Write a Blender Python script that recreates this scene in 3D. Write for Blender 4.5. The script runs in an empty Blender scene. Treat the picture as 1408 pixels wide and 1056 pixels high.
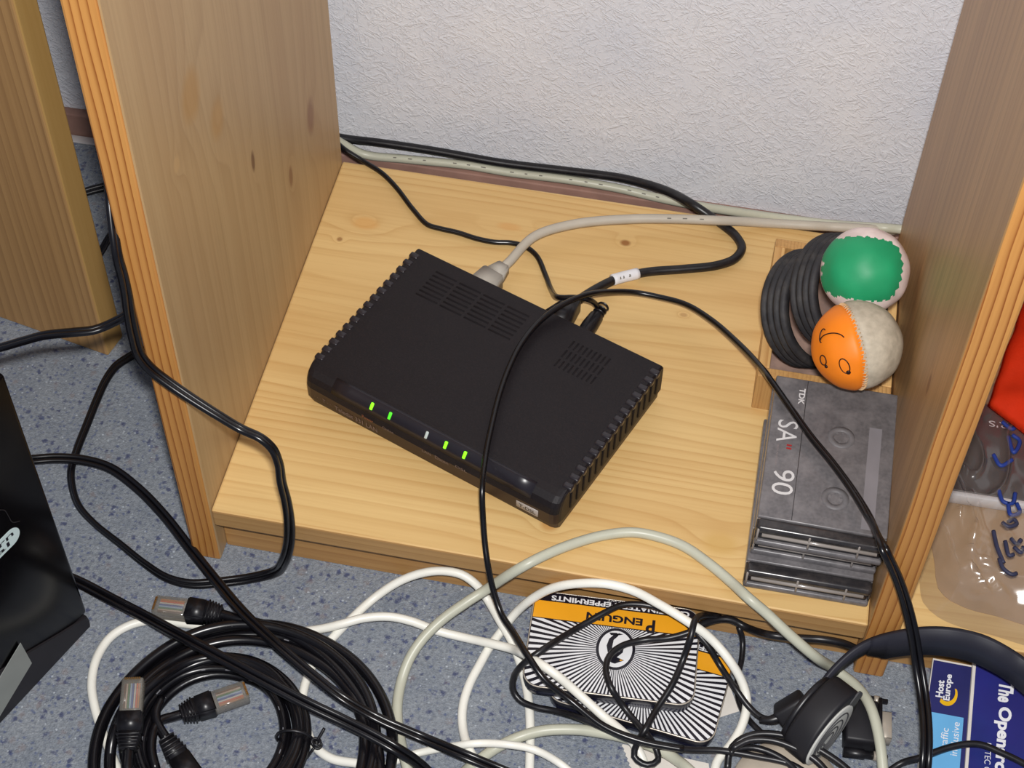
import bpy, bmesh, math, random
from mathutils import Vector, Matrix, noise as mnoise
random.seed(7)
S = 0.001                     # every coordinate below is in millimetres
scene = bpy.context.scene
COL = scene.collection
H, D, W = 51.3, 294.8, 374.1  # shelf top height, shelf depth, clear width
T, P = 15.0, 17.2             # board and side panel thickness
YW = 339.0                    # papered wall

# ------------------------------------------------------------------ camera, light, exposure
cam = bpy.data.cameras.new('camera'); cam.lens = 59.004; cam.sensor_width = 36; cam.sensor_fit = 'HORIZONTAL'
cam.clip_start = 0.02; cam.clip_end = 50
camo = bpy.data.objects.new('camera', cam); COL.objects.link(camo)
R3 = Matrix([[0.980947, -0.159424, 0.111025], [0.19375, 0.760818, -0.619368], [0.014273, 0.629078, 0.777211]])
CL = Vector((263.772,-504.718,844.034))
camo.matrix_world = Matrix.Translation(CL * S) @ R3.to_4x4()
scene.camera = camo

world = bpy.data.worlds.new('room_light'); scene.world = world; world.use_nodes = True
bg = world.node_tree.nodes['Background']; bg.inputs[0].default_value = (0.68, 0.77, 1.0, 1); bg.inputs[1].default_value = 0.2

fl = bpy.data.lights.new('camera_flash', 'AREA'); fl.shape = 'RECTANGLE'; fl.size = 0.034; fl.size_y = 0.018
fl.energy = 9.3; fl.color = (1.0, 0.98, 0.955)
flo = bpy.data.objects.new('camera_flash', fl); COL.objects.link(flo)
flo.matrix_world = Matrix.Translation((CL + R3 @ Vector((9, 34, 6))) * S) @ R3.to_4x4()

vs = scene.view_settings
vs.view_transform = 'Standard'; vs.look = 'None'; vs.exposure = 0.0; vs.gamma = 1.0; vs.use_curve_mapping = False

# ------------------------------------------------------------------ material helpers
def lin(r, g, b):
    f = lambda c: (c/255/12.92) if c/255 <= 0.04045 else ((c/255+0.055)/1.055)**2.4
    return (f(r), f(g), f(b), 1)

class N:
    def __init__(s, name):
        s.m = bpy.data.materials.new(name); s.m.use_nodes = True
        s.t = s.m.node_tree; s.b = s.t.nodes['Principled BSDF']; s.out = s.t.nodes['Material Output']
    def new(s, ty, **kw):
        n = s.t.nodes.new(ty)
        for k, v in kw.items(): setattr(n, k, v)
        return n
    def link(s, a, b): s.t.links.new(a, b)
    def val(s, sock, v):
        if hasattr(v, 'is_linked') or isinstance(v, bpy.types.NodeSocket): s.link(v, sock)
        else: sock.default_value = v
    def math(s, op, a, b=None, c=None, clamp=False):
        n = s.new('ShaderNodeMath', operation=op, use_clamp=clamp)
        for i, v in enumerate((a, b, c)):
            if v is not None: s.val(n.inputs[i], v)
        return n.outputs[0]
    def vmath(s, op, a, b=None):
        n = s.new('ShaderNodeVectorMath', operation=op)
        s.val(n.inputs[0], a)
        if b is not None: s.val(n.inputs[1], b)
        return n.outputs['Value'] if op in ('LENGTH', 'DOT_PRODUCT', 'DISTANCE') else n.outputs[0]
    def coord(s): return s.new('ShaderNodeTexCoord').outputs['Object']
    def noise(s, v, scale, detail=2, rough=0.5, dist=0.0):
        n = s.new('ShaderNodeTexNoise'); s.val(n.inputs['Vector'], v)
        n.inputs['Scale'].default_value = scale; n.inputs['Detail'].default_value = detail
        n.inputs['Roughness'].default_value = rough; n.inputs['Distortion'].default_value = dist
        return n.outputs[0]
    def vor(s, v, scale, feat='F1', rnd=1.0):
        n = s.new('ShaderNodeTexVoronoi', feature=feat); s.val(n.inputs['Vector'], v)
        n.inputs['Scale'].default_value = scale; n.inputs['Randomness'].default_value = rnd
        return n
    def rng(s, v, a, b, c=0.0, d=1.0):
        n = s.new('ShaderNodeMapRange'); s.val(n.inputs[0], v)
        for i, q in enumerate((a, b, c, d)): n.inputs[i+1].default_value = q
        return n.outputs[0]
    def mix(s, f, a, b, blend='MIX'):
        n = s.new('ShaderNodeMix', data_type='RGBA', blend_type=blend)
        s.val(n.inputs[0], f); s.val(n.inputs[6], a); s.val(n.inputs[7], b)
        return n.outputs[2]
    def bump(s, h, strength=0.3, dist=0.001):
        n = s.new('ShaderNodeBump'); s.link(h, n.inputs['Height'])
        n.inputs['Strength'].default_value = strength; n.inputs['Distance'].default_value = dist
        s.link(n.outputs[0], s.b.inputs['Normal'])
    def base(s, c, rough=0.5, spec=0.5, metal=0.0):
        s.val(s.b.inputs['Base Color'], c); s.val(s.b.inputs['Roughness'], rough)
        s.b.inputs['Specular IOR Level'].default_value = spec; s.b.inputs['Metallic'].default_value = metal

def plain(name, c, rough=0.5, spec=0.5, metal=0.0, mottle=0.12, mscale=60, bump=0.0, bscale=900, dust=None):
    n = N(name); co = n.coord()
    nz = n.noise(co, mscale, 4)
    dark = tuple(v*(1-mottle) for v in c[:3]) + (1,); lite = tuple(min(1, v*(1+mottle)) for v in c[:3]) + (1,)
    col = n.mix(n.rng(nz, 0.3, 0.7), dark, lite)
    if dust:
        d = n.noise(co, dust[1], 5, 0.65)
        col = n.mix(n.rng(d, 0.45, 0.75, 0, dust[2]), col, dust[0])
    n.base(col, rough, spec, metal)
    if bump: n.bump(n.noise(co, bscale, 3), bump, 0.0004)
    return n.m

def glow(name, c, e, strength):
    n = N(name); n.base(c, 0.3); n.b.inputs['Emission Color'].default_value = e; n.b.inputs['Emission Strength'].default_value = strength
    return n.m

def wood(name, along, across, light, dark, freq, contour, strength, knots=(), streak=0.35, rough=0.45, stretch=0.07, sharp=2.5, lowfreq=9, tint=None, amin=0.25):
    """pine: growth lines are contours of a field stretched along the grain"""
    n = N(name); co = n.coord()
    sc = [1, 1, 1]; sc[along] = stretch
    mp = n.new('ShaderNodeMapping'); n.link(co, mp.inputs[0]); mp.inputs['Scale'].default_value = sc
    v = mp.outputs[0]
    sep = n.new('ShaderNodeSeparateXYZ'); n.link(co, sep.inputs[0])
    field = n.noise(v, lowfreq, 2, 0.45, 0.3)
    fine = n.noise(v, 70, 2)
    r = n.math('MULTIPLY', sep.outputs[across], freq)
    r = n.math('ADD', r, n.math('MULTIPLY', field, contour))
    r = n.math('ADD', r, n.math('MULTIPLY', fine, 0.5))
    kd = []
    for (c, rad, colr, amt) in knots:
        q = n.vmath('LENGTH', n.vmath('DIVIDE', n.vmath('SUBTRACT', co, tuple(x*S for x in c)), tuple(x*S for x in rad)))
        kd.append((q, colr, amt))
        r = n.math('ADD', r, n.math('MULTIPLY', n.math('POWER', 2.718, n.math('MULTIPLY', n.math('MULTIPLY', q, q), -0.35)), 1.2))
    w = n.math('FRACT', r)
    # a slow rise and a sudden fall, as late wood ends
    w = n.math('POWER', w, sharp)
    w = n.math('MULTIPLY', w, n.rng(n.math('FRACT', r), 0.93, 1.0, 1, 0))
    amp = n.rng(n.noise(v, 16, 2), 0.3, 0.7, amin, 1.0)
    f = n.math('MULTIPLY', n.math('MULTIPLY', w, amp), strength, clamp=True)
    col = n.mix(f, light, dark)
    st = [1, 1, 1]; st[along] = 0.02
    mp2 = n.new('ShaderNodeMapping'); n.link(co, mp2.inputs[0]); mp2.inputs['Scale'].default_value = st
    sk = n.noise(mp2.outputs[0], 420, 3, 0.6)
    col = n.mix(n.math('MULTIPLY', n.rng(sk, 0.45, 0.75), streak, clamp=True), col, dark)
    blotch = n.noise(v, 25, 3)
    col = n.mix(n.rng(blotch, 0.35, 0.7, 0, 0.35), col, tint or dark)
    for q, colr, amt in kd:
        qn = n.math('ADD', q, n.math('MULTIPLY', n.math('SUBTRACT', fine, 0.5), 0.5))
        col = n.mix(n.rng(qn, 0.55, 1.05, amt, 0.0), col, colr)
    n.base(col, rough, 0.35)
    n.bump(n.math('ADD', sk, w), 0.08, 0.0005)
    return n.m

# ------------------------------------------------------------------ mesh helpers
class B:
    def __init__(s): s.bm = bmesh.new(); s.mi = 0
    def _merge(s, tmp, M=None, smooth=False):
        if M is not None: bmesh.ops.transform(tmp, matrix=M, verts=tmp.verts)
        vm = [s.bm.verts.new(v.co) for v in tmp.verts]
        for i, v in enumerate(tmp.verts): v.index = i
        for f in tmp.faces:
            try: g = s.bm.faces.new([vm[v.index] for v in f.verts])
            except ValueError: continue
            g.smooth = smooth; g.material_index = s.mi
        tmp.free(); return s
    def box(s, lo, hi, bev=0.0, M=None, seg=2, smooth=None):
        t = bmesh.new(); bmesh.ops.create_cube(t, size=1)
        lo, hi = Vector(lo), Vector(hi); c = (lo+hi)/2; d = hi-lo
        for v in t.verts: v.co = Vector((v.co.x*d.x, v.co.y*d.y, v.co.z*d.z)) + c
        if bev > 0: bmesh.ops.bevel(t, geom=t.edges[:], offset=bev, segments=seg, affect='EDGES', profile=0.5)
        return s._merge(t, M, (bev > 0) if smooth is None else smooth)
    def prism(s, poly, z0, z1, bev=0.0, M=None, smooth=False, seg=2):
        t = bmesh.new()
        vs = [t.verts.new((x, y, z0)) for x, y in poly]
        f = t.faces.new(vs)
        r = bmesh.ops.extrude_face_region(t, geom=[f])
        up = [g for g in r['geom'] if isinstance(g, bmesh.types.BMVert)]
        for v in up: v.co.z = z1
        bmesh.ops.recalc_face_normals(t, faces=t.faces[:])
        if bev > 0:
            es = [e for e in t.edges if abs(e.verts[0].co.z - e.verts[1].co.z) < 1e-6]
            bmesh.ops.bevel(t, geom=es, offset=bev, segments=seg, affect='EDGES', profile=0.5)
        return s._merge(t, M, smooth)
    def lathe(s, prof, M=None, seg=32, smooth=True):
        t = bmesh.new(); rows = []
        for r, z in prof:
            if r < 1e-6: rows.append([t.verts.new((0, 0, z))])
            else: rows.append([t.verts.new((r*math.cos(2*math.pi*k/seg), r*math.sin(2*math.pi*k/seg), z)) for k in range(seg)])
        for a, b in zip(rows, rows[1:]):
            for k in range(seg):
                k2 = (k+1) % seg
                if len(a) == 1 and len(b) == 1: continue
                if len(a) == 1: t.faces.new((a[0], b[k], b[k2]))
                elif len(b) == 1: t.faces.new((a[k2], a[k], b[0]))
                else: t.faces.new((a[k], b[k], b[k2], a[k2]))
        bmesh.ops.recalc_face_normals(t, faces=t.faces[:])
        return s._merge(t, M, smooth)
    def torus(s, R, r, M=None, seg=48, rs=10):
        return s.lathe([(R + r*math.cos(2*math.pi*k/rs), r*math.sin(2*math.pi*k/rs)) for k in range(rs)] + [(R + r, 0)], M, seg)
    def sphere(s, r, M=None, u=40, v=24):
        t = bmesh.new(); bmesh.ops.create_uvsphere(t, u_segments=u, v_segments=v, radius=r)
        return s._merge(t, M, True)
    def poly(s, pts, M=None):
        t = bmesh.new(); t.faces.new([t.verts.new(p) for p in pts]); return s._merge(t, M)
    def tube(s, pts, r, seg=10, closed=False, step=None, off=None):
        """round tube through smoothed points; off = list of Vectors shifting each sample (for twin leads)"""
        P_ = smooth_path(pts, step or (2.0 if callable(r) else max(1.2, r*0.9))) if step != 0 else [Vector(p) for p in pts]
        n = len(P_); tan = []
        for i in range(n):
            d = P_[min(i+1, n-1)] - P_[max(i-1, 0)]
            tan.append(d.normalized() if d.length > 1e-9 else Vector((1, 0, 0)))
        up = Vector((0, 0, 1)) if abs(tan[0].z) < 0.9 else Vector((0, 1, 0))
        nx = tan[0].cross(up).normalized(); t = bmesh.new(); rows = []
        for i in range(n):
            nx = (nx - tan[i]*nx.dot(tan[i])).normalized(); ny = tan[i].cross(nx)
            rr = r(i/(n-1)) if callable(r) else r
            rows.append([t.verts.new(P_[i] + rr*(math.cos(2*math.pi*k/seg)*nx + math.sin(2*math.pi*k/seg)*ny)) for k in range(seg)])
        for a, b in zip(rows, rows[1:]):
            for k in range(seg): t.faces.new((a[k], a[(k+1) % seg], b[(k+1) % seg], b[k]))
        t.faces.new(rows[0][::-1]); t.faces.new(rows[-1])
        bmesh.ops.recalc_face_normals(t, faces=t.faces[:])
        return s._merge(t, None, True)
    def build(s, name, mats, parent=None, smooth_angle=None, kind=None, keep=False):
        me = bpy.data.meshes.new(name)
        bm = s.bm
        if not bm.verts: raise RuntimeError('empty ' + name)
        org = Vector((0, 0, 0))
        if parent is None and not keep:
            xs = [v.co.x for v in bm.verts]; ys = [v.co.y for v in bm.verts]; zs = [v.co.z for v in bm.verts]
            org = Vector(((min(xs)+max(xs))/2, (min(ys)+max(ys))/2, min(zs)))
        for v in bm.verts: v.co = (v.co - org)*S
        bm.to_mesh(me); bm.free()
        for m in (mats if isinstance(mats, (list, tuple)) else [mats]): me.materials.append(m)
        o = bpy.data.objects.new(name, me); COL.objects.link(o)
        o.location = org*S
        if parent is not None:
            o.parent = parent
            root = Vector((0, 0, 0)); p = parent
            while p is not None: root += p.location; p = p.parent
            o.location = -root
        if kind: o['kind'] = kind
        return o

def smooth_path(pts, step):
    P_ = [Vector(p) for p in pts]; out = []
    P_ = [2*P_[0]-P_[1]] + P_ + [2*P_[-1]-P_[-2]]
    for i in range(1, len(P_)-2):
        a, b, c, d = P_[i-1], P_[i], P_[i+1], P_[i+2]
        # centripetal Catmull-Rom
        t0 = 0; t1 = t0 + max(1e-3, (b-a).length)**0.5; t2 = t1 + max(1e-3, (c-b).length)**0.5; t3 = t2 + max(1e-3, (d-c).length)**0.5
        n = max(2, int((c-b).length/step))
        for k in range(n):
            t = t1 + (t2-t1)*k/n
            A1 = a*((t1-t)/(t1-t0)) + b*((t-t0)/(t1-t0)); A2 = b*((t2-t)/(t2-t1)) + c*((t-t1)/(t2-t1)); A3 = c*((t3-t)/(t3-t2)) + d*((t-t2)/(t3-t2))
            B1 = A1*((t2-t)/(t2-t0)) + A2*((t-t0)/(t2-t0)); B2 = A2*((t3-t)/(t3-t1)) + A3*((t-t1)/(t3-t1))
            out.append(B1*((t2-t)/(t2-t1)) + B2*((t-t1)/(t2-t1)))
    out.append(P_[-2]); return out

def twin(b, pts, r, ang, ready=False):
    """flat two-core lead: two tubes side by side; ang = per-point roll (0 flat towards the viewer, 1 edge on)"""
    P_ = pts if ready else smooth_path(pts, 2.5); n = len(P_)
    view = Vector((0.11, -0.62, 0.777))
    A, C_ = [], []
    for i in range(n):
        d = (P_[min(i+1, n-1)] - P_[max(i-1, 0)]).normalized()
        side = d.cross(view).normalized(); back = side.cross(d).normalized()
        f = i/(n-1)*(len(ang)-1); k = min(int(f), len(ang)-2); a = (ang[k] + (ang[k+1]-ang[k])*(f-k))*math.pi/2
        o = (side*math.cos(a) + back*math.sin(a))*r*0.93
        A.append(P_[i]+o); C_.append(P_[i]-o)
    b.tube(A, r, 8, step=0); b.tube(C_, r, 8, step=0)
    return b

def fr(o, x, z=None, y=None):
    """frame: origin o, x axis along x, z as close to z as possible"""
    x = Vector(x).normalized(); z = Vector(z or (0, 0, 1)); y = z.cross(x).normalized(); z = x.cross(y)
    return Matrix(((x.x, y.x, z.x, o[0]), (x.y, y.y, z.y, o[1]), (x.z, y.z, z.z, o[2]), (0, 0, 0, 1)))
def frz(o, z, x=None):
    """frame with exact z axis"""
    z = Vector(z).normalized(); x = Vector(x or (1, 0, 0)); y = z.cross(x).normalized(); x = y.cross(z)
    return Matrix(((x.x, y.x, z.x, o[0]), (x.y, y.y, z.y, o[1]), (x.z, y.z, z.z, o[2]), (0, 0, 0, 1)))

def thing(name, label, cat, loc, group=None):
    o = bpy.data.objects.new(name, None); o.empty_display_size = 0.01; COL.objects.link(o)
    o.location = Vector(loc)*S; o['label'] = label; o['category'] = cat
    if group: o['group'] = group
    return o
def tag(o, label, cat, group=None):
    o['label'] = label; o['category'] = cat
    if group: o['group'] = group
    return o
def struct(o): o['kind'] = 'structure'; return o

DG = None
def text_mesh(b, body, BL, BR, TL, thick=0.15, bold=0.0, shear=0.0):
    """printed lettering filling the parallelogram BL-BR-TL"""
    cu = bpy.data.curves.new('t', 'FONT'); cu.body = body; cu.size = 1.0; cu.offset = bold; cu.shear = shear; cu.resolution_u = 4; cu.fill_mode = 'FRONT'
    o = bpy.data.objects.new('t', cu); COL.objects.link(o)
    bpy.context.view_layer.update()
    me = bpy.data.meshes.new_from_object(o.evaluated_get(bpy.context.evaluated_depsgraph_get()))
    t = bmesh.new(); t.from_mesh(me)
    bpy.data.objects.remove(o); bpy.data.curves.remove(cu); bpy.data.meshes.remove(me)
    xs = [v.co.x for v in t.verts]; ys = [v.co.y for v in t.verts]
    x0, x1, y0, y1 = min(xs), max(xs), min(ys), max(ys)
    BL, BR, TL = Vector(BL), Vector(BR), Vector(TL); ex, ey = BR-BL, TL-BL; nz = ex.cross(ey).normalized()
    for v in t.verts:
        v.co = BL + ex*((v.co.x-x0)/(x1-x0)) + ey*((v.co.y-y0)/(y1-y0)) + nz*thick
    b._merge(t); return b
def text(name, body, BL, BR, TL, m, parent, **kw):
    return text_mesh(B(), body, BL, BR, TL, **kw).build(name, m, parent)

def clip(poly, conv):
    """Sutherland-Hodgman, conv counter-clockwise"""
    out = poly
    for i in range(len(conv)):
        a, c = conv[i], conv[(i+1) % len(conv)]; inp = out; out = []
        ins = lambda p: (c[0]-a[0])*(p[1]-a[1]) - (c[1]-a[1])*(p[0]-a[0]) >= 0
        for j in range(len(inp)):
            p, q = inp[j], inp[(j+1) % len(inp)]
            if ins(p) != ins(q):
                d1 = (c[0]-a[0])*(p[1]-a[1]) - (c[1]-a[1])*(p[0]-a[0]); d2 = (c[0]-a[0])*(q[1]-a[1]) - (c[1]-a[1])*(q[0]-a[0]); t = d1/(d1-d2)
                x = (p[0]+(q[0]-p[0])*t, p[1]+(q[1]-p[1])*t)
                if ins(p): out += [p, x] if not out or out[-1] != p else [x]
                else: out.append(x)
            if ins(q): out.append(q)
        res = []
        for p in out:
            if not res or (abs(p[0]-res[-1][0]) + abs(p[1]-res[-1][1])) > 1e-6: res.append(p)
        if len(res) > 1 and abs(res[0][0]-res[-1][0]) + abs(res[0][1]-res[-1][1]) < 1e-6: res.pop()
        out = res
        if len(out) < 3: return []
    return out
def rrect(x0, y0, x1, y1, r, n=6):
    pts = []
    for cx, cy, a0 in ((x1-r, y1-r, 0), (x0+r, y1-r, 90), (x0+r, y0+r, 180), (x1-r, y0+r, 270)):
        for k in range(n+1):
            a = math.radians(a0 + 90*k/n); pts.append((cx + r*math.cos(a), cy + r*math.sin(a)))
    return pts

# ------------------------------------------------------------------ materials
def carpet_mat():
    n = N('carpet'); co = n.coord()
    a = n.noise(co, 45, 4, 0.6); c = n.noise(co, 420, 3, 0.7)
    col = n.mix(n.rng(a, 0.3, 0.7), lin(124, 131, 141), lin(150, 155, 161))
    col = n.mix(n.rng(c, 0.35, 0.7), n.mix(0.45, col, lin(88, 96, 110)), n.mix(0.3, col, lin(178, 184, 192)))
    for scale, thr, rad, colr, amt in ((205, 0.66, 0.44, lin(48, 56, 100), 0.75), (340, 0.60, 0.42, lin(80, 92, 130), 0.65), (150, 0.82, 0.40, lin(142, 126, 122), 0.4), (420, 0.86, 0.30, lin(214, 222, 230), 0.55)):
        mp = n.new('ShaderNodeMapping'); n.link(co, mp.inputs[0]); mp.inputs['Scale'].default_value = (1, 1, 0.0); mp.inputs['Location'].default_value = (scale*0.013, scale*0.007, 0)
        dd = n.vmath('ADD', mp.outputs[0], n.vmath('MULTIPLY', n.new('ShaderNodeTexNoise').outputs[1], (0, 0, 0)))
        v = n.vor(dd, scale)
        w = n.math('ADD', v.outputs['Distance'], n.math('MULTIPLY', n.math('SUBTRACT', c, 0.5), 1.1))
        sp = n.new('ShaderNodeSeparateColor'); n.link(v.outputs['Color'], sp.inputs[0])
        f = n.math('MULTIPLY', n.rng(w, rad*0.35, rad, amt, 0.0), n.math('GREATER_THAN', sp.outputs[0], thr))
        col = n.mix(f, col, colr)
    n.base(col, 0.95, 0.15); n.b.inputs['Sheen Weight'].default_value = 0.12
    n.bump(n.math('ADD', c, n.math('MULTIPLY', n.noise(co, 1100, 2), 0.6)), 0.7, 0.0022)
    return n.m
def wallpaper_mat():
    n = N('fibre_wallpaper'); co = n.coord()
    # short pressed fibres: several directions of stretched ridges
    hs = None
    for i, (ang, sx, sc) in enumerate(((0.5, 0.26, 330), (-0.6, 0.26, 360), (1.45, 0.28, 345), (2.5, 0.27, 300))):
        mp = n.new('ShaderNodeMapping'); n.link(co, mp.inputs[0]); mp.inputs['Rotation'].default_value = (0, ang, 0)
        mp2 = n.new('ShaderNodeMapping'); n.link(mp.outputs[0], mp2.inputs[0]); mp2.inputs['Scale'].default_value = (sx, 1, 1)
        v = n.noise(mp2.outputs[0], sc, 2, 0.5, 1.2)
        v = n.rng(v, 0.52, 0.66)
        mask = n.rng(n.noise(co, 110 + 17*i, 2), 0.42, 0.58)
        v = n.math('MULTIPLY', v, mask)
        hs = v if hs is None else n.math('MAXIMUM', hs, v)
    big = n.noise(co, 14, 3)
    col = n.mix(n.rng(big, 0.3, 0.7), lin(216, 219, 228), lin(228, 228, 232))
    col = n.mix(n.rng(n.noise(co, 260, 2), 0.6, 0.8, 0, 0.25), col, lin(196, 199, 210))
    n.base(col, 0.8, 0.25); n.bump(n.math('ADD', hs, n.math('MULTIPLY', n.noise(co, 500, 2), 0.25)), 0.48, 0.001)
    return n.m

PINE_L, PINE_D = lin(222, 184, 122), lin(190, 138, 74)
M_carpet = carpet_mat(); M_wall = wallpaper_mat()
BROWN = lin(120, 78, 44)
M_shelf = wood('pine_shelf_board', 0, 1, lin(222, 188, 128), lin(184, 136, 74), 105, 17.0, 0.75, lowfreq=8, stretch=0.11, sharp=4.0, streak=0.25, rough=0.4,
    knots=[((200.08,258.50,51.30), (4.2, 3.4, 30), lin(140, 86, 42), 0.85), ((245.52,204.13,51.30), (3, 2, 30), lin(160, 112, 66), 0.5), ((288.20,36.97,51.30), (13, 10, 30), lin(202, 162, 92), 0.6),
           ((16.99,223.07,51.30), (2.2, 2.2, 30), lin(140, 96, 56), 0.7), ((29.60,240.61,51.30), (10, 7, 30), lin(214, 160, 90), 0.6), ((191.22,29.98,51.30), (6, 5, 30), lin(190, 132, 66), 0.6), ((122.91,257.00,51.30), (9, 4, 30), lin(212, 160, 96), 0.6)])
K = [(0.00,239.75,139.86),(0.00,137.62,196.45),(0.00,193.24,132.29),(0.00,71.56,300.75),(0.00,97.67,262.31),(0.00,42.56,282.67)]
M_panel = wood('pine_side_panel', 2, 1, lin(186, 156, 114), lin(150, 118, 78), 60, 5.0, 0.55, lowfreq=9, stretch=0.06, rough=0.42, tint=lin(164, 128, 88),
    knots=[(K[0], (40, 9, 16), lin(138, 94, 62), 0.75), (K[1], (40, 3.4, 9), lin(98, 62, 40), 0.85), (K[2], (40, 4, 9), lin(124, 80, 54), 0.75),
           (K[3], (40, 14, 16), lin(178, 132, 66), 0.55), (K[4], (40, 11, 14), lin(182, 136, 72), 0.5), (K[5], (40, 5, 6), lin(196, 160, 112), 0.6)])
K = [(374.10,50.88,200.05),(374.10,127.21,219.67)]
M_panel_r = wood('pine_divider_panel', 2, 1, lin(188, 148, 100), lin(138, 102, 64), 70, 7.0, 0.7, lowfreq=10, stretch=0.05, rough=0.42, streak=0.5, tint=lin(150, 110, 70),
    knots=[(K[0], (40, 4, 9), lin(110, 70, 42), 0.7)])
M_edge = wood('pine_front_edge', 2, 0, lin(196, 140, 76), lin(128, 66, 20), 240, 3.4, 1.5, lowfreq=13, stretch=0.17, streak=0.22, sharp=4.5, tint=lin(180, 120, 58), amin=0.75)
M_plinth = wood('pine_plinth', 0, 2, lin(186, 144, 90), lin(134, 88, 48), 120, 5.0, 0.9, lowfreq=10, stretch=0.08, tint=lin(186, 132, 72))
M_shelf_edge = wood('pine_shelf_edge', 0, 2, lin(190, 150, 98), lin(150, 108, 62), 150, 4.0, 0.7, lowfreq=10, stretch=0.06)
M_desk = wood('pine_desk_leg', 2, 0, lin(180, 140, 90), lin(128, 92, 56), 150, 5.0, 0.8, lowfreq=14, stretch=0.05, tint=lin(156, 116, 72))
M_desk_edge = wood('pine_desk_leg_edge', 2, 0, lin(192, 154, 98), lin(160, 122, 66), 130, 3.0, 0.7, lowfreq=14, stretch=0.05, tint=lin(170, 140, 70))
M_tray = wood('pine_tray', 1, 0, lin(222, 180, 118), lin(170, 118, 64), 160, 4.0, 0.8, lowfreq=16, stretch=0.1)
M_endgrain = wood('pine_tray_end', 2, 0, lin(206, 162, 102), lin(140, 92, 50), 420, 4.0, 0.9, lowfreq=30, stretch=0.5)
M_trayfloor = plain('tray_felt', lin(150, 124, 112), 0.85, 0.2, mottle=0.25, mscale=70, dust=(lin(110, 98, 96), 120, 0.6))
M_base = plain('mauve_baseboard', lin(150, 116, 104), 0.6, 0.3, mottle=0.2, mscale=40)
M_strip = plain('pale_floor_strip', lin(196, 190, 188), 0.5, 0.3)
BLK = lin(26, 24, 27)
M_black_cable = plain('black_cable_jacket', lin(15, 14, 18), 0.27, 0.5, mottle=0.2)
M_black_satin = plain('black_satin_cable', lin(20, 19, 23), 0.36, 0.5, mottle=0.2, dust=(lin(70, 68, 72), 130, 0.2))
M_flat_cable = plain('black_flat_lead', lin(15, 14, 18), 0.27, 0.5, mottle=0.2)
M_white_cable = plain('white_cable_jacket', lin(240, 238, 228), 0.4, 0.45, mottle=0.04)
M_beige_cable = plain('beige_cable_jacket', lin(190, 190, 172), 0.38, 0.45, mottle=0.05)
M_grey_cable = plain('grey_cable_jacket', lin(186, 178, 164), 0.5, 0.4, mottle=0.05)
M_grey_boot = plain('grey_plug_boot', lin(176, 170, 160), 0.55, 0.3, mottle=0.05)
M_print = plain('cable_print', lin(112, 108, 100), 0.6, 0.2)
M_print_dim = plain('dim_cable_print', lin(120, 120, 126), 0.5, 0.3)
M_print_w = plain('white_print', lin(226, 226, 230), 0.5, 0.3, mottle=0.04)
M_router = plain('router_shell', lin(25, 21, 24), 0.5, 0.3, mottle=0.06, bump=0.15, bscale=1800, dust=(lin(58, 50, 52), 900, 0.2))
M_router_gloss = plain('router_glossy_band', lin(36, 33, 39), 0.3, 0.4, mottle=0.1)
M_router_rib = plain('router_rib', lin(38, 34, 39), 0.28, 0.55)  # greyer than the shell: glints along the ribs put into the colour
M_router_dark = plain('router_vent', lin(22, 18, 21), 0.7, 0.2)
M_router_front = plain('router_front', lin(48, 32, 28), 0.38, 0.45, mottle=0.15)  # warm brown reflection on the modem front painted into the base colour
M_badge = plain('badge', lin(170, 160, 152), 0.4, 0.5)
M_label_print = plain('faint_print', lin(122, 104, 98), 0.5, 0.3)
M_label_org = plain('orange_print', lin(140, 84, 58), 0.5, 0.3)
M_led = glow('lit_green_led', lin(120, 230, 40), lin(120, 255, 20), 1.6)
M_led2 = glow('dim_green_led', lin(80, 190, 50), lin(70, 235, 30), 0.9)
M_led3 = plain('unlit_led', lin(190, 200, 196), 0.15, 0.8)
M_metal = plain('nickel', lin(190, 180, 166), 0.3, 0.5, 0.35, mottle=0.1)
M_gold = plain('contact_gold', lin(200, 160, 100), 0.3, 0.5, 1.0)
M_rubber = plain('black_rubber', lin(42, 41, 44), 0.62, 0.35, mottle=0.2, bump=0.3, bscale=600, dust=(lin(110, 104, 98), 90, 0.25))
M_green = plain('green_vinyl', lin(34, 150, 100), 0.5, 0.4, mottle=0.08, bump=0.15, bscale=260)
M_white_v = plain('white_vinyl', lin(236, 218, 214), 0.45, 0.4, mottle=0.1, mscale=80, dust=(lin(190, 150, 140), 60, 0.35))
M_orange = plain('orange_vinyl', lin(238, 130, 28), 0.5, 0.35, mottle=0.06, bump=0.15, bscale=260)
M_greyv = plain('worn_grey_vinyl', lin(186, 176, 158), 0.6, 0.3, mottle=0.12, mscale=240, bump=0.2, bscale=500, dust=(lin(140, 130, 114), 160, 0.4))
M_ink = plain('black_ink', lin(40, 20, 16), 0.5, 0.3)
M_ink2 = plain('pale_stitch_thread', lin(206, 172, 130), 0.7, 0.2)
M_thread_dark = plain('dark_stitch_thread', lin(110, 90, 60), 0.7, 0.2)
M_case = plain('smoky_case', lin(98, 95, 97), 0.34, 0.5, mottle=0.16, mscale=520, dust=(lin(134, 129, 130), 70, 0.7))
M_case_dark = plain('dark_case_plastic', lin(44, 42, 44), 0.25, 0.55, mottle=0.15, mscale=90, dust=(lin(96, 88, 84), 110, 0.4))
M_case_in = plain('case_black_inside', lin(26, 24, 28), 0.35, 0.5)
M_case_edge = plain('case_clear_rim', lin(150, 142, 136), 0.2, 0.6, mottle=0.1)
M_jcard = plain('inlay_card', lin(150, 128, 116), 0.6, 0.3)
M_case_txt = plain('case_silver_print', lin(206, 204, 204), 0.4, 0.4)
M_case_txt_d = plain('case_dim_print', lin(140, 128, 128), 0.5, 0.3)
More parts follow.
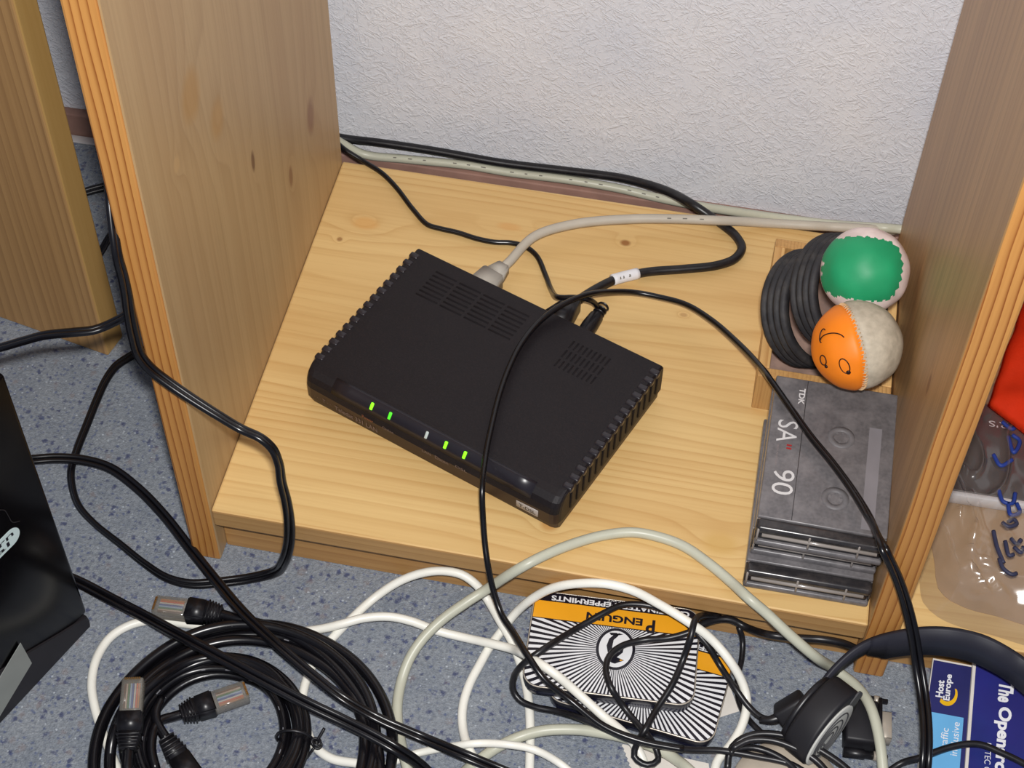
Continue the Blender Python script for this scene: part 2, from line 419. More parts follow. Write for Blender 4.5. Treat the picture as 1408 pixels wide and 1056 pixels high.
M_red_txt = plain('case_red_print', lin(150, 40, 40), 0.5, 0.3)
M_label_st = plain('cassette_label_stripe', lin(126, 122, 126), 0.5, 0.3, mottle=0.06)
M_hub = plain('cassette_hub', lin(108, 105, 107), 0.5, 0.3, mottle=0.15, mscale=200)
M_drive = plain('drive_gloss_black', lin(7, 6, 8), 0.2, 0.18, mottle=0.1)
M_drive_foot = plain('drive_foot', lin(34, 32, 36), 0.45, 0.4)
M_sticker = plain('grey_sticker', lin(142, 146, 142), 0.5, 0.3, mottle=0.05)
M_logo = plain('logo_pale', lin(196, 214, 214), 0.4, 0.3, mottle=0.03)
M_tin_blk = plain('tin_black', lin(28, 26, 36), 0.3, 0.5, mottle=0.1)
M_tin_wht = plain('tin_white', lin(226, 226, 228), 0.32, 0.4, mottle=0.03)
M_tin_yel = plain('tin_yellow', lin(234, 162, 34), 0.34, 0.4, mottle=0.03)
M_tin_side = plain('tin_side', lin(26, 26, 48), 0.25, 0.5, mottle=0.1)
M_paper = plain('white_paper', lin(214, 208, 200), 0.75, 0.2, mottle=0.04)
M_hp = plain('headset_black', lin(30, 29, 33), 0.5, 0.4, mottle=0.12)
M_hp_band = plain('headband_black', lin(38, 38, 48), 0.55, 0.4, mottle=0.1)
M_hp_grille = plain('headset_silver', lin(196, 196, 190), 0.45, 0.4, mottle=0.05)
M_hp_groove = plain('headset_groove', lin(70, 70, 72), 0.6, 0.3)
M_pale_plastic = plain('pale_plastic', lin(188, 176, 160), 0.35, 0.5)
M_navy = plain('navy_print', lin(38, 40, 96), 0.4, 0.35, mottle=0.12, mscale=40)
M_navy2 = plain('deep_blue_print', lin(36, 38, 112), 0.35, 0.4, mottle=0.15, mscale=30, dust=(lin(30, 66, 130), 14, 0.5))
M_sky = plain('light_blue_print', lin(104, 172, 220), 0.4, 0.35, mottle=0.05)
M_swoosh = plain('yellow_print', lin(232, 180, 20), 0.4, 0.35)
M_red_cloth = plain('red_cloth', lin(244, 66, 26), 0.7, 0.2, mottle=0.12, mscale=30, bump=0.4, bscale=700)
M_blister = plain('dark_card', lin(36, 32, 38), 0.4, 0.4, mottle=0.15)
M_cardbrown = plain('brown_card', lin(180, 150, 116), 0.7, 0.2, mottle=0.08)
M_blue_ink = plain('blue_marker', lin(34, 56, 130), 0.5, 0.3)
M_dark_ink = plain('dark_marker', lin(52, 54, 78), 0.5, 0.3)
def clear_plastic(name, tint, alpha, rough, tr=(0.97, 0.96, 0.95, 1), shine=0.04):
    n = N(name); t = n.new('ShaderNodeBsdfTransparent'); t.inputs[0].default_value = tr
    n.base(tint, rough, 1.0)
    mx = n.new('ShaderNodeMixShader'); mx.inputs[0].default_value = alpha
    n.link(t.outputs[0], mx.inputs[1]); n.link(n.b.outputs[0], mx.inputs[2])
    g = n.new('ShaderNodeBsdfGlossy'); g.inputs['Roughness'].default_value = rough; m2 = n.new('ShaderNodeMixShader'); m2.inputs[0].default_value = shine
    n.link(mx.outputs[0], m2.inputs[1]); n.link(g.outputs[0], m2.inputs[2]); n.link(m2.outputs[0], n.out.inputs[0])
    return n.m
M_bag = clear_plastic('clear_bag_film', lin(180, 170, 164), 0.15, 0.2, (0.93, 0.92, 0.91, 1), 0.09)
M_clear = clear_plastic('clear_plug_plastic', lin(150, 146, 138), 0.42, 0.1)

# ------------------------------------------------------------------ setting
struct(B().box((-900, -900, -6), (1200, YW + 6, 0)).build('floor', M_carpet, keep=True))
struct(B().box((-900, YW, -6), (1200, YW + 60, 1300)).build('wall_back', M_wall, keep=True))
struct(B().box((-900, YW - 8, 0), (1200, YW, 21), 1.2).build('baseboard_back', M_base, keep=True))
struct(B().box((-900, YW - 15, 0), (1200, YW - 8.1, 1.6), 0.6).build('trim_1', M_strip, keep=True))

# ------------------------------------------------------------------ bookcase
bc = thing('bookcase', 'open pine bookcase standing against the papered wall, with a low bottom shelf', 'bookcase', (W/2, D/2, 0))
def panel(x0, x1, m, z1=1000):
    b = B().box((x0, 0, 0), (x1, D, z1), 1.6, smooth=False)
    for f in b.bm.faces:
        f.normal_update()
        if f.normal.y < -0.5: f.material_index = 1
    return b.build('side_panel', [m, M_edge], bc)
panel(-P, 0, M_panel); panel(W, W + P, M_panel_r)
def board(x0, x1):
    b = B().box((x0 + 0.15, 0.4, H - T), (x1 - 0.15, D, H), 1.3, smooth=False)
    for f in b.bm.faces:
        f.normal_update()
        if f.normal.y < -0.5: f.material_index = 1
    b.build('shelf_board', [M_shelf, M_shelf_edge], bc)
    B().box((x0 + 0.15, 11.5, 0), (x1 - 0.15, 28, H - T - 0.3), 0.8, smooth=False).build('plinth', M_plinth, bc)
board(0, W); board(W + P, 2*W)
panel(2*W, 2*W + P, M_panel_r)


# ------------------------------------------------------------------ desk leg at the left
L0, L1, L2 = [Vector(p) for p in [(-119.26,136.62,0.00),(-111.05,141.51,0.00),(-200.83,153.62,0.00)]]
e1 = (L2 - L0).normalized()
Md = fr(L0, (-e1.x, -e1.y, 0))          # x axis towards the near corner, body behind
b = B().box((-170, 0, 0), (0, 19, 900), 1.4, M=Md, smooth=False)
for f in b.bm.faces:
    f.normal_update()
    if f.normal.dot(Vector((-e1.x, -e1.y, 0))) > 0.5: f.material_index = 1
tag(b.build('desk_leg', [M_desk, M_desk_edge]), 'pine board leg of a desk standing on the carpet beside the bookcase', 'desk leg')

# ------------------------------------------------------------------ modem
RO = Vector((32.47, 87.54, H + 0.12)); RT = -0.3717; RA, RB, RH = 176.0, 119.7, 30.0
MR = Matrix.Translation(RO) @ Matrix.Rotation(RT, 4, 'Z')
rt = thing('modem', 'flat black modem with green lights and slotted sides lying on the shelf board', 'modem', RO + MR.to_3x3() @ Vector((88, 60, 0)))
def rloft(prof_fn, us, b):
    t = bmesh.new(); rows = []
    for u in us: rows.append([t.verts.new((u, l, z)) for l, z in prof_fn(u)])
    n = len(rows[0])
    for a, c in zip(rows, rows[1:]):
        for k in range(n): t.faces.new((a[k], a[(k+1) % n], c[(k+1) % n], c[k]))
    t.faces.new(rows[0][::-1]); t.faces.new(rows[-1])
    bmesh.ops.recalc_face_normals(t, faces=t.faces[:])
    return b._merge(t, MR, False)
def rprof(u):
    # rounded vertical corners at the front, slight inset near both ends
    e = min(u, RA - u); ins = 0 if e > 5 else 5 - math.sqrt(max(0, 25 - (5 - e)**2))
    zt = RH - (0 if e > 1.2 else (1.2 - e))
    bow = -2.2*(1 - ((u - RA/2)/(RA/2))**2)
    return [(1.5 + ins, 7.6), (-0.5 + ins + bow*0.5, 9), (-0.5 + ins + bow*0.5, 18), (0.3 + ins, 22.5), (2.0 + ins, 26), (5.5 + ins, 28.8), (10 + ins, zt), (RB - 1, zt), (RB, zt - 1), (RB, 7.6)]
us = [0, 0.4, 1.2, 2.5, 5] + [5 + (RA-10)*k/12 for k in range(1, 12)] + [RA - 5, RA - 2.5, RA - 1.2, RA - 0.4, RA]
b = B(); rloft(rprof, us, b)
for f in b.bm.faces:
    f.normal_update()
    c = MR.inverted() @ f.calc_center_median()
    if c.y < 2 and c.z < 19: f.material_index = 1
o = b.build('top_shell', [M_router, M_router_front], rt)
for p in o.data.polygons: p.use_smooth = False
def bprof(u):
    e = min(u, RA - u); ins = 0 if e > 5 else 5 - math.sqrt(max(0, 25 - (5 - e)**2))
    return [(3.5 + ins, 1.2), (1.8 + ins, 3), (1.2 + ins, 7.3), (RB - 0.6, 7.3), (RB - 1.5, 1.2)]
b = B(); rloft(bprof, [1.0, 1.5, 2.5, 5, RA/2, RA - 5, RA - 2.5, RA - 1.5, RA - 1.0], b); b.build('bottom_shell', M_router_front, rt)
for x, y in ((12, 14), (RA - 12, 14), (12, RB - 12), (RA - 12, RB - 12)):
    B().lathe([(0, 0), (4, 0), (4, 1.3), (0, 1.3)], M=MR @ Matrix.Translation((x, y, 0)), seg=16).build('rubber_foot', M_router_dark, rt)
# glossy sloping strip that carries the lights
b = B()
t = bmesh.new(); rows = []
for k in range(13):
    u = 20 + (158 - 20)*k/12
    rows.append([t.verts.new((u, l, z)) for l, z in ((-0.1, 22.6), (1.7, 26.2), (5.4, 29.1), (7.4, 29.7), (7.4, 28), (2, 22))])
for a, c in zip(rows, rows[1:]):
    for k in range(6): t.faces.new((a[k], a[(k+1) % 6], c[(k+1) % 6], c[k]))
t.faces.new(rows[0][::-1]); t.faces.new(rows[-1]); bmesh.ops.recalc_face_normals(t, faces=t.faces[:])
b._merge(t, MR, True); b.build('light_strip', M_router_gloss, rt)
for u, m, lb in ((47.9, M_led, 'lit yellow-green light'), (60.7, M_led2, 'dim green light'), (86.3, M_led3, 'unlit white light'), (99.4, M_led, 'lit green light'), (112.4, M_led, 'bright green light')):
    Ml = MR @ Matrix.Translation((u, 2.6, 26.9)) @ Matrix.Rotation(math.radians(52), 4, 'X')
    b = B().box((-0.95, -2.3, -0.5), (0.95, 2.3, 0.75), 0.55, M=Ml, seg=2)
    b.build('indicator_light', m, rt)['label'] = lb
for k in range(15):        # ribs on both short sides
    y = 14.5 + k*(112.5 - 14.5)/14
    for x, s_ in ((RA, 1), (0, -1)):
        lo = (x - 5.2, y - 2.1, 26.5) if s_ > 0 else (x - 0.9, y - 2.1, 26.5)
        hi = (x + 0.9, y + 2.1, 30.7) if s_ > 0 else (x + 5.2, y + 2.1, 30.7)
        B().box(lo, hi, 0.9, M=MR).build('rib', M_router_rib, rt)
        xs = (x + 0.02, x + 0.5) if s_ > 0 else (x - 0.5, x - 0.02)
        B().box((xs[0], y - 0.9, 11), (xs[1], y + 0.9, 25.5), 0.2, M=MR, seg=1).build('side_slot', M_router_dark, rt)
for r in range(7):         # two fields of ventilation slots on the lid
    for c in range(4):
        x = 21 + c*17.5; y = 87 + r*3.6
        B().box((x, y - 0.75, RH - 0.6), (x + 15.5, y + 0.75, RH + 0.12), 0.1, M=MR, seg=1).build('vent_slot', M_router_dark, rt)
for r in range(3):
    for c in range(9):
        x = 122 + c*3.1; y = 84 + r*8.2
        B().box((x - 0.6, y, RH - 0.6), (x + 0.6, y + 6.6, RH + 0.14), 0.1, M=MR, seg=1).build('vent_slot', M_router_dark, rt)
def rtx(name, body, u0, u1, z0, z1, m, **kw):
    bow = lambda u: -1.1*(1 - ((u - RA/2)/(RA/2))**2) - 0.6
    q = lambda u, z: MR @ Vector((u, bow(u), z))
    text(name, body, q(u0, z0), q(u1, z0), q(u0, z1), m, rt, **kw)
rtx('logo_print', '· · · T · ·', 8, 20, 11.5, 14.5, M_label_print, thick=0.25)
rtx('name_print', 'Teledat 331 LAN', 23, 54, 10.8, 14.6, M_label_print, thick=0.3)
rtx('caption_print', 'Power', 43.5, 51.5, 18.0, 20.6, M_label_org, thick=0.35)
rtx('caption_print', 'Online', 58, 66, 18.0, 20.2, M_label_print, thick=0.35)
rtx('caption_print', 'LAN', 86, 92, 16.2, 18.4, M_label_print, thick=0.35)
rtx('caption_print', 'Daten', 95, 104, 16.2, 19.0, M_label_print, thick=0.35)
rtx('caption_print', 'DSL', 109, 117, 18.0, 20.0, M_label_print, thick=0.35)
B().box((149.5, -1.15, 10), (164, -0.3, 16), 0.2, M=MR, seg=1).build('badge', M_badge, rt)
text('badge_print', 'T-DSL', MR @ Vector((151.5, -1.2, 11.5)), MR @ Vector((162.5, -1.2, 11.5)), MR @ Vector((151.5, -1.2, 14.5)), M_case_dark, rt, thick=0.1, bold=0.02)

block_modem = (MR.copy(), (0, 0, 0), (RA, RB, 30.6))
# ------------------------------------------------------------------ plug builders
def rj45(parent, tip, tail, up=(0, 0, 1), m=None, ribs=5, blen=20, clear=True, scale=1.0):
    """modular plug: clear nose with coloured wires, moulded boot with strain-relief ribs"""
    tip, tail = Vector(tip), Vector(tail); M = fr(tip, tip - tail, up) @ Matrix.Scale(scale, 4)
    nose = B().box((-21, -5.8, -4), (0, 5.8, 4), 0.7, M=M, seg=1).build('plug_nose', M_clear if clear else m, parent)
    if clear:
        for k, c in enumerate((lin(190, 120, 60), lin(216, 96, 48), lin(210, 206, 198), lin(40, 80, 160), lin(150, 180, 210), lin(60, 120, 70), lin(196, 170, 150), lin(96, 56, 36))):
            mm = WIRE.get(k) or WIRE.setdefault(k, plain('wire_%s' % 'abcdefgh'[k], c, 0.5, 0.3))
            B().box((-17, -4.2 + k*1.08, 1.4), (-3, -3.4 + k*1.08, 2.4), 0, M=M).build('wire', mm, nose)
        for k in range(8):
            B().box((-1.3, -4.2 + k*1.08, 2.8), (-0.1, -3.4 + k*1.08, 4.25), 0, M=M).build('contact', M_gold, nose)
        B().box((-17, -2, -6.3), (-3, 2, -5.2), 0.3, M=M @ Matrix.Rotation(math.radians(6), 4, 'Y'), seg=1).build('latch', M_clear, nose)
    bb = B()
    def tap(x0, x1, w0, w1, h0, h1):
        t = bmesh.new()
        v = [t.verts.new(p) for p in ((x0, -w0, -h0), (x0, w0, -h0), (x0, w0, h0), (x0, -w0, h0), (x1, -w1, -h1), (x1, w1, -h1), (x1, w1, h1), (x1, -w1, h1))]
        for q in ((0, 1, 2, 3), (7, 6, 5, 4), (0, 4, 5, 1), (1, 5, 6, 2), (2, 6, 7, 3), (3, 7, 4, 0)): t.faces.new([v[i] for i in q])
        bmesh.ops.bevel(t, geom=t.edges[:], offset=0.8, segments=2, affect='EDGES')
        bb._merge(t, M, True)
    tap(-blen*0.55 - 19, -19, 6.1, 6.6, 4.6, 5.0)
    tap(-blen - 19, -blen*0.5 - 19, 3.6, 6.0, 3.4, 4.5)
    bo = bb.build('boot', m, parent)
    for k in range(ribs):
        x = -19 - blen*0.62 - k*blen*0.085
        w = 6.3 - k*0.45
        B().box((x - 0.5, -w, -4.9 + k*0.2), (x + 0.5, w, 4.9 - k*0.2), 0.4, M=M, seg=1).build('boot_rib', m, bo)
    return M @ Vector((-blen - 17, 0, 0))
WIRE = {}
# All leads are laid out first, then settled so that they rest on one another and on what lies below, then meshed.
WIRES, BLOCKS, LATER = [], [], []
LIFT = Vector((0.11, -0.62, 0.777))
def wire(name, pts, r, m, parent=None, ang=None, seg=10, pin=(True, True), own=None):
    me = bpy.data.meshes.new(name); me.materials.append(m)
    o = bpy.data.objects.new(name, me); COL.objects.link(o)
    if parent is not None:
        o.parent = parent; o.location = -parent.location
    path = smooth_path(pts, 2.5)
    WIRES.append(dict(o=o, p=path, r=r, ang=ang, seg=seg, parent=parent, pin=pin, er=(r*1.9 if ang else r), key=tuple(round(c, 1) for c in pts[1]), own=own or (parent.name if parent else o.name)))
    return o
def block(M, lo, hi): BLOCKS.append((M.inverted(), Vector(lo), Vector(hi)))
def settle():
    from mathutils.kdtree import KDTree
    allp = []; idx = []
    for wi, w in enumerate(WIRES):
        n = len(w['p']); w['d'] = [0.0]*n
        cum = [0.0]
        for a, c in zip(w['p'], w['p'][1:]): cum.append(cum[-1] + (c - a).length)
        w['w'] = [min(1.0, (cum[i]/14 if w['pin'][0] else 1), ((cum[-1] - cum[i])/14 if w['pin'][1] else 1)) for i in range(n)]
        w['base'] = [p.copy() for p in w['p']]; w['n'] = [(CL - p).normalized() for p in w['p']]
        for i in range(n): idx.append((wi, i))
    rmax = max(w['er'] for w in WIRES)
    order = {}
    for it in range(45):
        kd = KDTree(len(idx))
        for k, (wi, i) in enumerate(idx): kd.insert(WIRES[wi]['p'][i], k)
        kd.balance()
        push = [[0.0]*len(w['p']) for w in WIRES]
        for k, (wi, i) in enumerate(idx):
            w = WIRES[wi]; p = w['p'][i]; up = 0.0; dn = 0.0
            for co, k2, dist in kd.find_range(p, w['er'] + rmax + 0.4):
                wj, j = idx[k2]
                if wj == wi or WIRES[wj]['own'] == w['own']: continue
                need = w['er'] + WIRES[wj]['er'] + 0.35
                if dist >= need: continue
                # which one lies on top is settled once for every crossing
                q = WIRES[wj]['base'][j]; key = (wi, wj, i//20, j//20) if wi < wj else (wj, wi, j//20, i//20)
                if key not in order: order[key] = (1 if (w['base'][i] - q).dot(LIFT) > 0 else -1)*(1 if wi < wj else -1)
                sg = order[key]*(1 if wi < wj else -1)
                d = p - co; lat = (d - LIFT*d.dot(LIFT)).length; ht = math.sqrt(max(0, need*need - lat*lat))
                gap = ht - sg*d.dot(LIFT)
                if gap <= 0: continue
                if sg > 0: up = max(up, gap*0.6)
                else: dn = max(dn, gap*0.4)
            push[wi][i] = up - dn
        for wi, w in enumerate(WIRES):
            n = len(w['p']); q = push[wi]
            sm = [max((abs(q[j])*(1 - abs(i - j)/7), q[j]*(1 - abs(i - j)/7)) for j in range(max(0, i-6), min(n, i+7)))[1] for i in range(n)]
            for i in range(n):
                d = max(-10.0, min(10.0, w['d'][i] + sm[i]*w['w'][i]))
                p = w['base'][i] + w['n'][i]*d
                fl = w['er'] + 0.15 if not w['ang'] else w['r']*1.5
                if p.z < fl and w['base'][i].z > -1: d += (fl - p.z)/w['n'][i].z; p = w['base'][i] + w['n'][i]*d
                for Mi, lo, hi in BLOCKS:
                    for _ in range(4):
                        l = Mi @ p; e = w['er'] + 0.3
                        if lo.x - e < l.x < hi.x + e and lo.y - e < l.y < hi.y + e and lo.z - e < l.z < hi.z + e:
                            d = min(13.0, d + 0.8*max(0.15, w['w'][i])); p = w['base'][i] + w['n'][i]*d
                        else: break
                w['d'][i] = d
            d = w['d']; d2 = d[:]
            for i in range(1, n-1): d2[i] = 0.25*d[i-1] + 0.5*d[i] + 0.25*d[i+1]
            w['d'] = d2
            for i in range(n): w['p'][i] = w['base'][i] + w['n'][i]*d2[i]
def finish_wires():
    settle()
    for w in WIRES:
        b = B()
        if w['ang']: twin(b, w['p'], w['r'], w['ang'], ready=True)
        else: b.tube(w['p'], w['r'], w['seg'], step=0)
        bm = b.bm; o = w['o']; org = Vector((0, 0, 0))
        if w['parent'] is None:
            org = sum((v.co for v in bm.verts), Vector())/len(bm.verts); org.z = min(v.co.z for v in bm.verts); o.location = org*S
        for v in bm.verts: v.co = (v.co - org)*S
        bm.to_mesh(o.data); bm.free()
        for p_ in o.data.polygons: p_.use_smooth = True
    for f in LATER: f()
block(*block_modem)
for lo, hi in (((-2, 0.4, H - T), (2*W, D, H)), ((W, 0, 0), (W + P, D, 400)), ((0, 11.5, 0), (2*W, 28, H - T))): block(Matrix.Identity(4), lo, hi)
def lead(name, label, pts, r, m, group=None, seg=10):
    o = thing(name, label, 'cable', pts[0], group)
    wire('jacket', pts, r, m, o, seg=seg); return o
def along_print(parent, pts, r, m, gap=9, w=3.4, h=0.7, i0=0, i1=None, view=(0.11, -0.62, 0.777)):
    """line of tiny printed marks along the visible side of a cable"""
    LATER.append(lambda: _along_print(parent, pts, r, m, gap, w, h, i0, i1, view))
def _along_print(parent, pts, r, m, gap, w, h, i0, i1, view):
    key = tuple(round(c, 1) for c in pts[1]); P_ = [q['p'] for q in WIRES if q['key'] == key][0]
    P_ = smooth_path(P_, 2.0) if False else P_
    i0 = int(i0*0.8); i1 = min(int(i1*0.8), len(P_) - 2) if i1 else len(P_) - 2
    b = B(); k = i0; c = 0
    while k < i1 - 3:
        d = (P_[k+1] - P_[k]).normalized(); v = Vector(view); v = (v - d*d.dot(v)).normalized()
        if c % 4 != 3:
            b.box((-w*random.uniform(.25, .5), -h*.5, -0.1), (w*random.uniform(.25, .5), h*.5, 0.12), 0, M=frz(P_[k] + v*r, v, d))
        k += max(1, int(gap/2)); c += 1
    return b.build('jacket_print', m, parent, kind='stuff')

# ------------------------------------------------------------------ cables at the back of the shelf
def RQ(u, l, z): return tuple(MR @ Vector((u, l, z)))
tip, tail = RQ(41.9, RB + 0.3, 11.5), RQ(45.2, RB + 33, 11.5)
pts0 = [(131.18,226.53,63.00),(142.86,239.88,64.00),(166.18,256.17,64.00),(202.42,269.08,63.50),(230.27,274.99,63.50),(255.97,281.11,61.50),(272.43,288.10,57.00),(291.43,292.94,54.50),(324.54,297.24,54.50),(357.60,301.53,54.50),(372.70,303.37,54.50)]
grey = thing('network_cable', 'thick grey network cable plugged into the back of the modem', 'cable', pts0[0])
d_ = (Vector(tail) - Vector(tip)).normalized(); e = Vector(tail) + d_*4
def taper(parent, name, m, M, x0, x1, w0, w1, h0, h1, bev=1.0):
    t = bmesh.new()
    v = [t.verts.new(p) for p in ((x0, -w0, -h0), (x0, w0, -h0), (x0, w0, h0), (x0, -w0, h0), (x1, -w1, -h1), (x1, w1, -h1), (x1, w1, h1), (x1, -w1, h1))]
    for q in ((0, 1, 2, 3), (7, 6, 5, 4), (0, 4, 5, 1), (1, 5, 6, 2), (2, 6, 7, 3), (3, 7, 4, 0)): t.faces.new([v[i] for i in q])
    bmesh.ops.recalc_face_normals(t, faces=t.faces[:]); bmesh.ops.bevel(t, geom=t.edges[:], offset=bev, segments=2, affect='EDGES')
    b = B(); b._merge(t, M, True); return b.build(name, m, parent)
Mg = fr(tip, d_)
taper(grey, 'plug_body', M_grey_boot, Mg, 0, 20, 8.3, 7.8, 6.5, 6.2, 1.2)
taper(grey, 'boot_collar', M_grey_boot, Mg, 20.2, 30.5, 6.4, 4.2, 5.2, 3.8, 1.2)
tail = tuple(Vector(tip) + d_*31); e = Vector(tail)
pts = [e - d_*5, e + d_*4] + pts0[1:]
wire('jacket', pts, 3.1, M_grey_cable, grey)
along_print(grey, pts, 3.1, M_print, i0=60, i1=82)
YB = YW - 3.6
pts = [(-44.58,327.00,61.42),(-17.52,327.00,41.67),(-9.68,329.00,33.84),(4.01,331.00,24.99),(35.37,332.00,25.35),(76.99,333.00,27.08),(108.14,333.00,26.31),(149.34,333.00,27.60),(185.22,333.00,26.47),(213.59,331.00,25.09),(241.75,326.00,28.04),(266.82,318.00,35.52),(300.77,306.00,47.58),(333.96,302.00,53.10),(369.08,303.00,56.14),(380.77,303.00,56.93),(404.96,308.00,53.31)]
beige = lead('network_cable', 'long cream cable with printed marks lying along the foot of the papered wall', pts, 3.1, M_beige_cable)
along_print(beige, pts, 3.1, M_print, i0=40, i1=140)
pts = [(-57.46,333.00,53.78),(-33.26,335.00,36.26),(-11.60,336.00,32.65),(13.72,336.00,33.40),(55.58,336.00,33.27),(102.31,336.00,31.39),(148.73,335.00,33.93),(184.65,332.00,37.74),(206.47,326.00,40.95),(224.15,311.00,50.70),(238.62,296.00,58.05),(251.18,291.15,54.60),(261.68,284.11,54.30),(270.22,276.35,54.40),(275.09,266.68,54.40),(271.54,256.01,54.40),(260.71,247.82,54.40),(240.48,240.10,54.60),(218.01,231.91,55.50),(200.85,220.13,58.00),(189.86,205.81,62.00),(184.33,193.43,66.00)]
pts[-1] = RQ(99.5, 149.5, 13)
phone = lead('phone_cable', 'glossy black cable with a white tag, running from the wall to the modem', pts, 3.0, M_black_satin)
tp = smooth_path([(197.51,217.21,59.00),(205.05,223.51,57.40),(212.33,228.56,56.40)], 2)
B().tube(tp, 3.7, 14, step=0).build('tag', M_print_w, phone)['label'] = 'white printed tag wrapped round the cable'
b = B(); v = Vector((0.11, -0.62, 0.777))
for k in (2, 3, 5): b.box((-1.2, -1.2, -0.1), (1.2, 0.4, 0.15), 0, M=frz(tp[min(k, len(tp)-2)] + v*3.7, v, tp[-1]-tp[0]))
b.build('tag_print', M_print, phone)
t = bmesh.new()
v = [t.verts.new(RQ(*p)) for p in ((88, RB + 0.4, 3), (107, RB + 0.4, 3), (107, RB + 0.4, 22), (88, RB + 0.4, 22), (95, RB + 27, 6), (103, RB + 29, 6), (103, RB + 29, 20), (95, RB + 27, 20))]
for q in ((0, 1, 2, 3), (7, 6, 5, 4), (0, 4, 5, 1), (1, 5, 6, 2), (2, 6, 7, 3), (3, 7, 4, 0)): t.faces.new([v[i] for i in q])
bmesh.ops.recalc_face_normals(t, faces=t.faces[:]); bmesh.ops.bevel(t, geom=t.edges[:], offset=1.5, segments=2, affect='EDGES')
b = B(); b._merge(t, None, True); b.build('connector_hood', M_black_satin, phone)
pts = [(-16.75,318.00,54.62),(-0.43,300.00,57.97),(14.73,295.30,53.20),(29.50,286.89,53.20),(42.36,275.39,53.20),(58.01,257.76,53.20),(70.57,246.04,53.20),(78.77,244.38,53.20),(91.72,243.08,53.20),(104.43,240.39,53.20),(116.68,239.64,53.20),(127.46,241.25,53.20),(136.90,239.73,53.40),(145.85,233.02,53.40),(154.41,217.68,53.60),(161.15,200.35,60.00),(169.80,179.65,77.00),(178.88,178.81,80.00),(186.05,179.10,80.00),(191.11,183.81,72.00),(193.54,184.87,66.00)]
power = lead('power_lead', 'thin black power lead snaking across the shelf board to the back of the modem', pts, 1.75, M_flat_cable)
b = B()
pA, pB = Vector(RQ(117.2, RB + 0.4, 12)), Vector(RQ(116.0, RB + 31, 14))
dd = pB - pA; L = dd.length
b.lathe([(0, 0), (4.6, 0), (4.9, 6), (5, 6.2), (5.2, 16), (4.6, 24), (3.2, 26), (3, L), (0, L)], M=frz(pA, dd), seg=20)
plug = b.build('barrel_plug', M_black_satin, power)
for k in range(3): B().torus(3.3, 0.7, M=frz(pA + dd*((27 + k*3)/L), dd), seg=18, rs=6).build('strain_ring', M_black_satin, plug)
B().tube([pts[-1], pB + Vector((0, 0, 1)), pB - dd*0.1], 1.75, 8).build('tail', M_flat_cable, power)

# ------------------------------------------------------------------ long black headset lead arching over the modem
ptsL = [(285.31,-79.08,24.00),(261.64,-78.70,24.00),(241.17,-75.16,26.00),(221.45,-65.78,30.00),(206.12,-59.65,36.00),(195.18,-48.76,37.00),(182.55,-31.69,33.00),(174.49,-22.37,33.00),(167.34,-12.00,41.11),(161.07,0.00,54.52),(156.06,14.00,72.43),(153.49,24.28,84.00),(150.82,47.05,85.00),(149.99,65.30,85.00),(149.72,89.59,85.00),(151.13,110.49,85.00),(154.60,130.63,85.00),(161.58,149.63,85.00),(170.56,160.70,88.00),(180.09,169.60,89.00),(188.57,178.38,86.00),(199.75,189.96,78.00),(213.42,198.69,71.00),(228.50,199.07,70.00),(245.70,194.71,72.00),(262.62,181.91,76.00),(279.63,161.55,83.00),(296.20,134.46,94.00),(313.69,99.47,106.50),(327.52,80.39,106.50),(341.20,63.89,106.50),(352.85,47.22,107.50),(361.78,28.51,112.00),(368.01,-4.50,131.69),(378.83,-5.50,109.98),(388.77,-8.00,86.52),(394.72,-14.00,73.20),(400.08,-22.00,59.67),(405.63,-38.00,50.71),(408.40,-58.00,48.63),(409.59,-74.00,42.30),(411.78,-82.08,22.00)]
tag(wire('headset_lead', ptsL, 1.75, M_flat_cable, ang=[1, 1, 1, 1, 1, 1, 1, 1, .95, .9, .85, .75, .5, .2, 0, 0]), 'long thin black lead arching over the modem and the cassette boxes', 'cable')

# ------------------------------------------------------------------ wooden tray with balls and rubber sleeves
tx0, tx1, ty0, ty1, tz = 295.0, 373.0, 138.5, 252.5, H + 31
tr = thing('wooden_tray', 'small pine tray holding two balls and black ribbed rubber beside the divider panel', 'tray', ((tx0+tx1)/2, (ty0+ty1)/2, H))
B().box((tx0, ty0 + 7.1, H + 0.1), (tx0 + 6.5, ty1 - 7.1, tz), 0.6, smooth=False).build('side_wall', M_tray, tr)
B().box((tx1 - 6, ty0 + 7.1, H + 0.1), (tx1, ty1 - 7.1, tz), 0.6, smooth=False).build('side_wall', M_tray, tr)
B().box((tx0, ty0, H + 0.1), (tx1, ty0 + 7, tz), 0.6, smooth=False).build('front_wall', M_endgrain, tr)
B().box((tx0, ty1 - 7, H + 0.1), (tx1, ty1, tz), 0.6, smooth=False).build('back_wall', M_endgrain, tr)
B().box((tx0 + 6.5, ty0 + 7, H + 0.5), (tx1 - 6, ty1 - 7, H + 4)).build('tray_floor', M_trayfloor, tr)

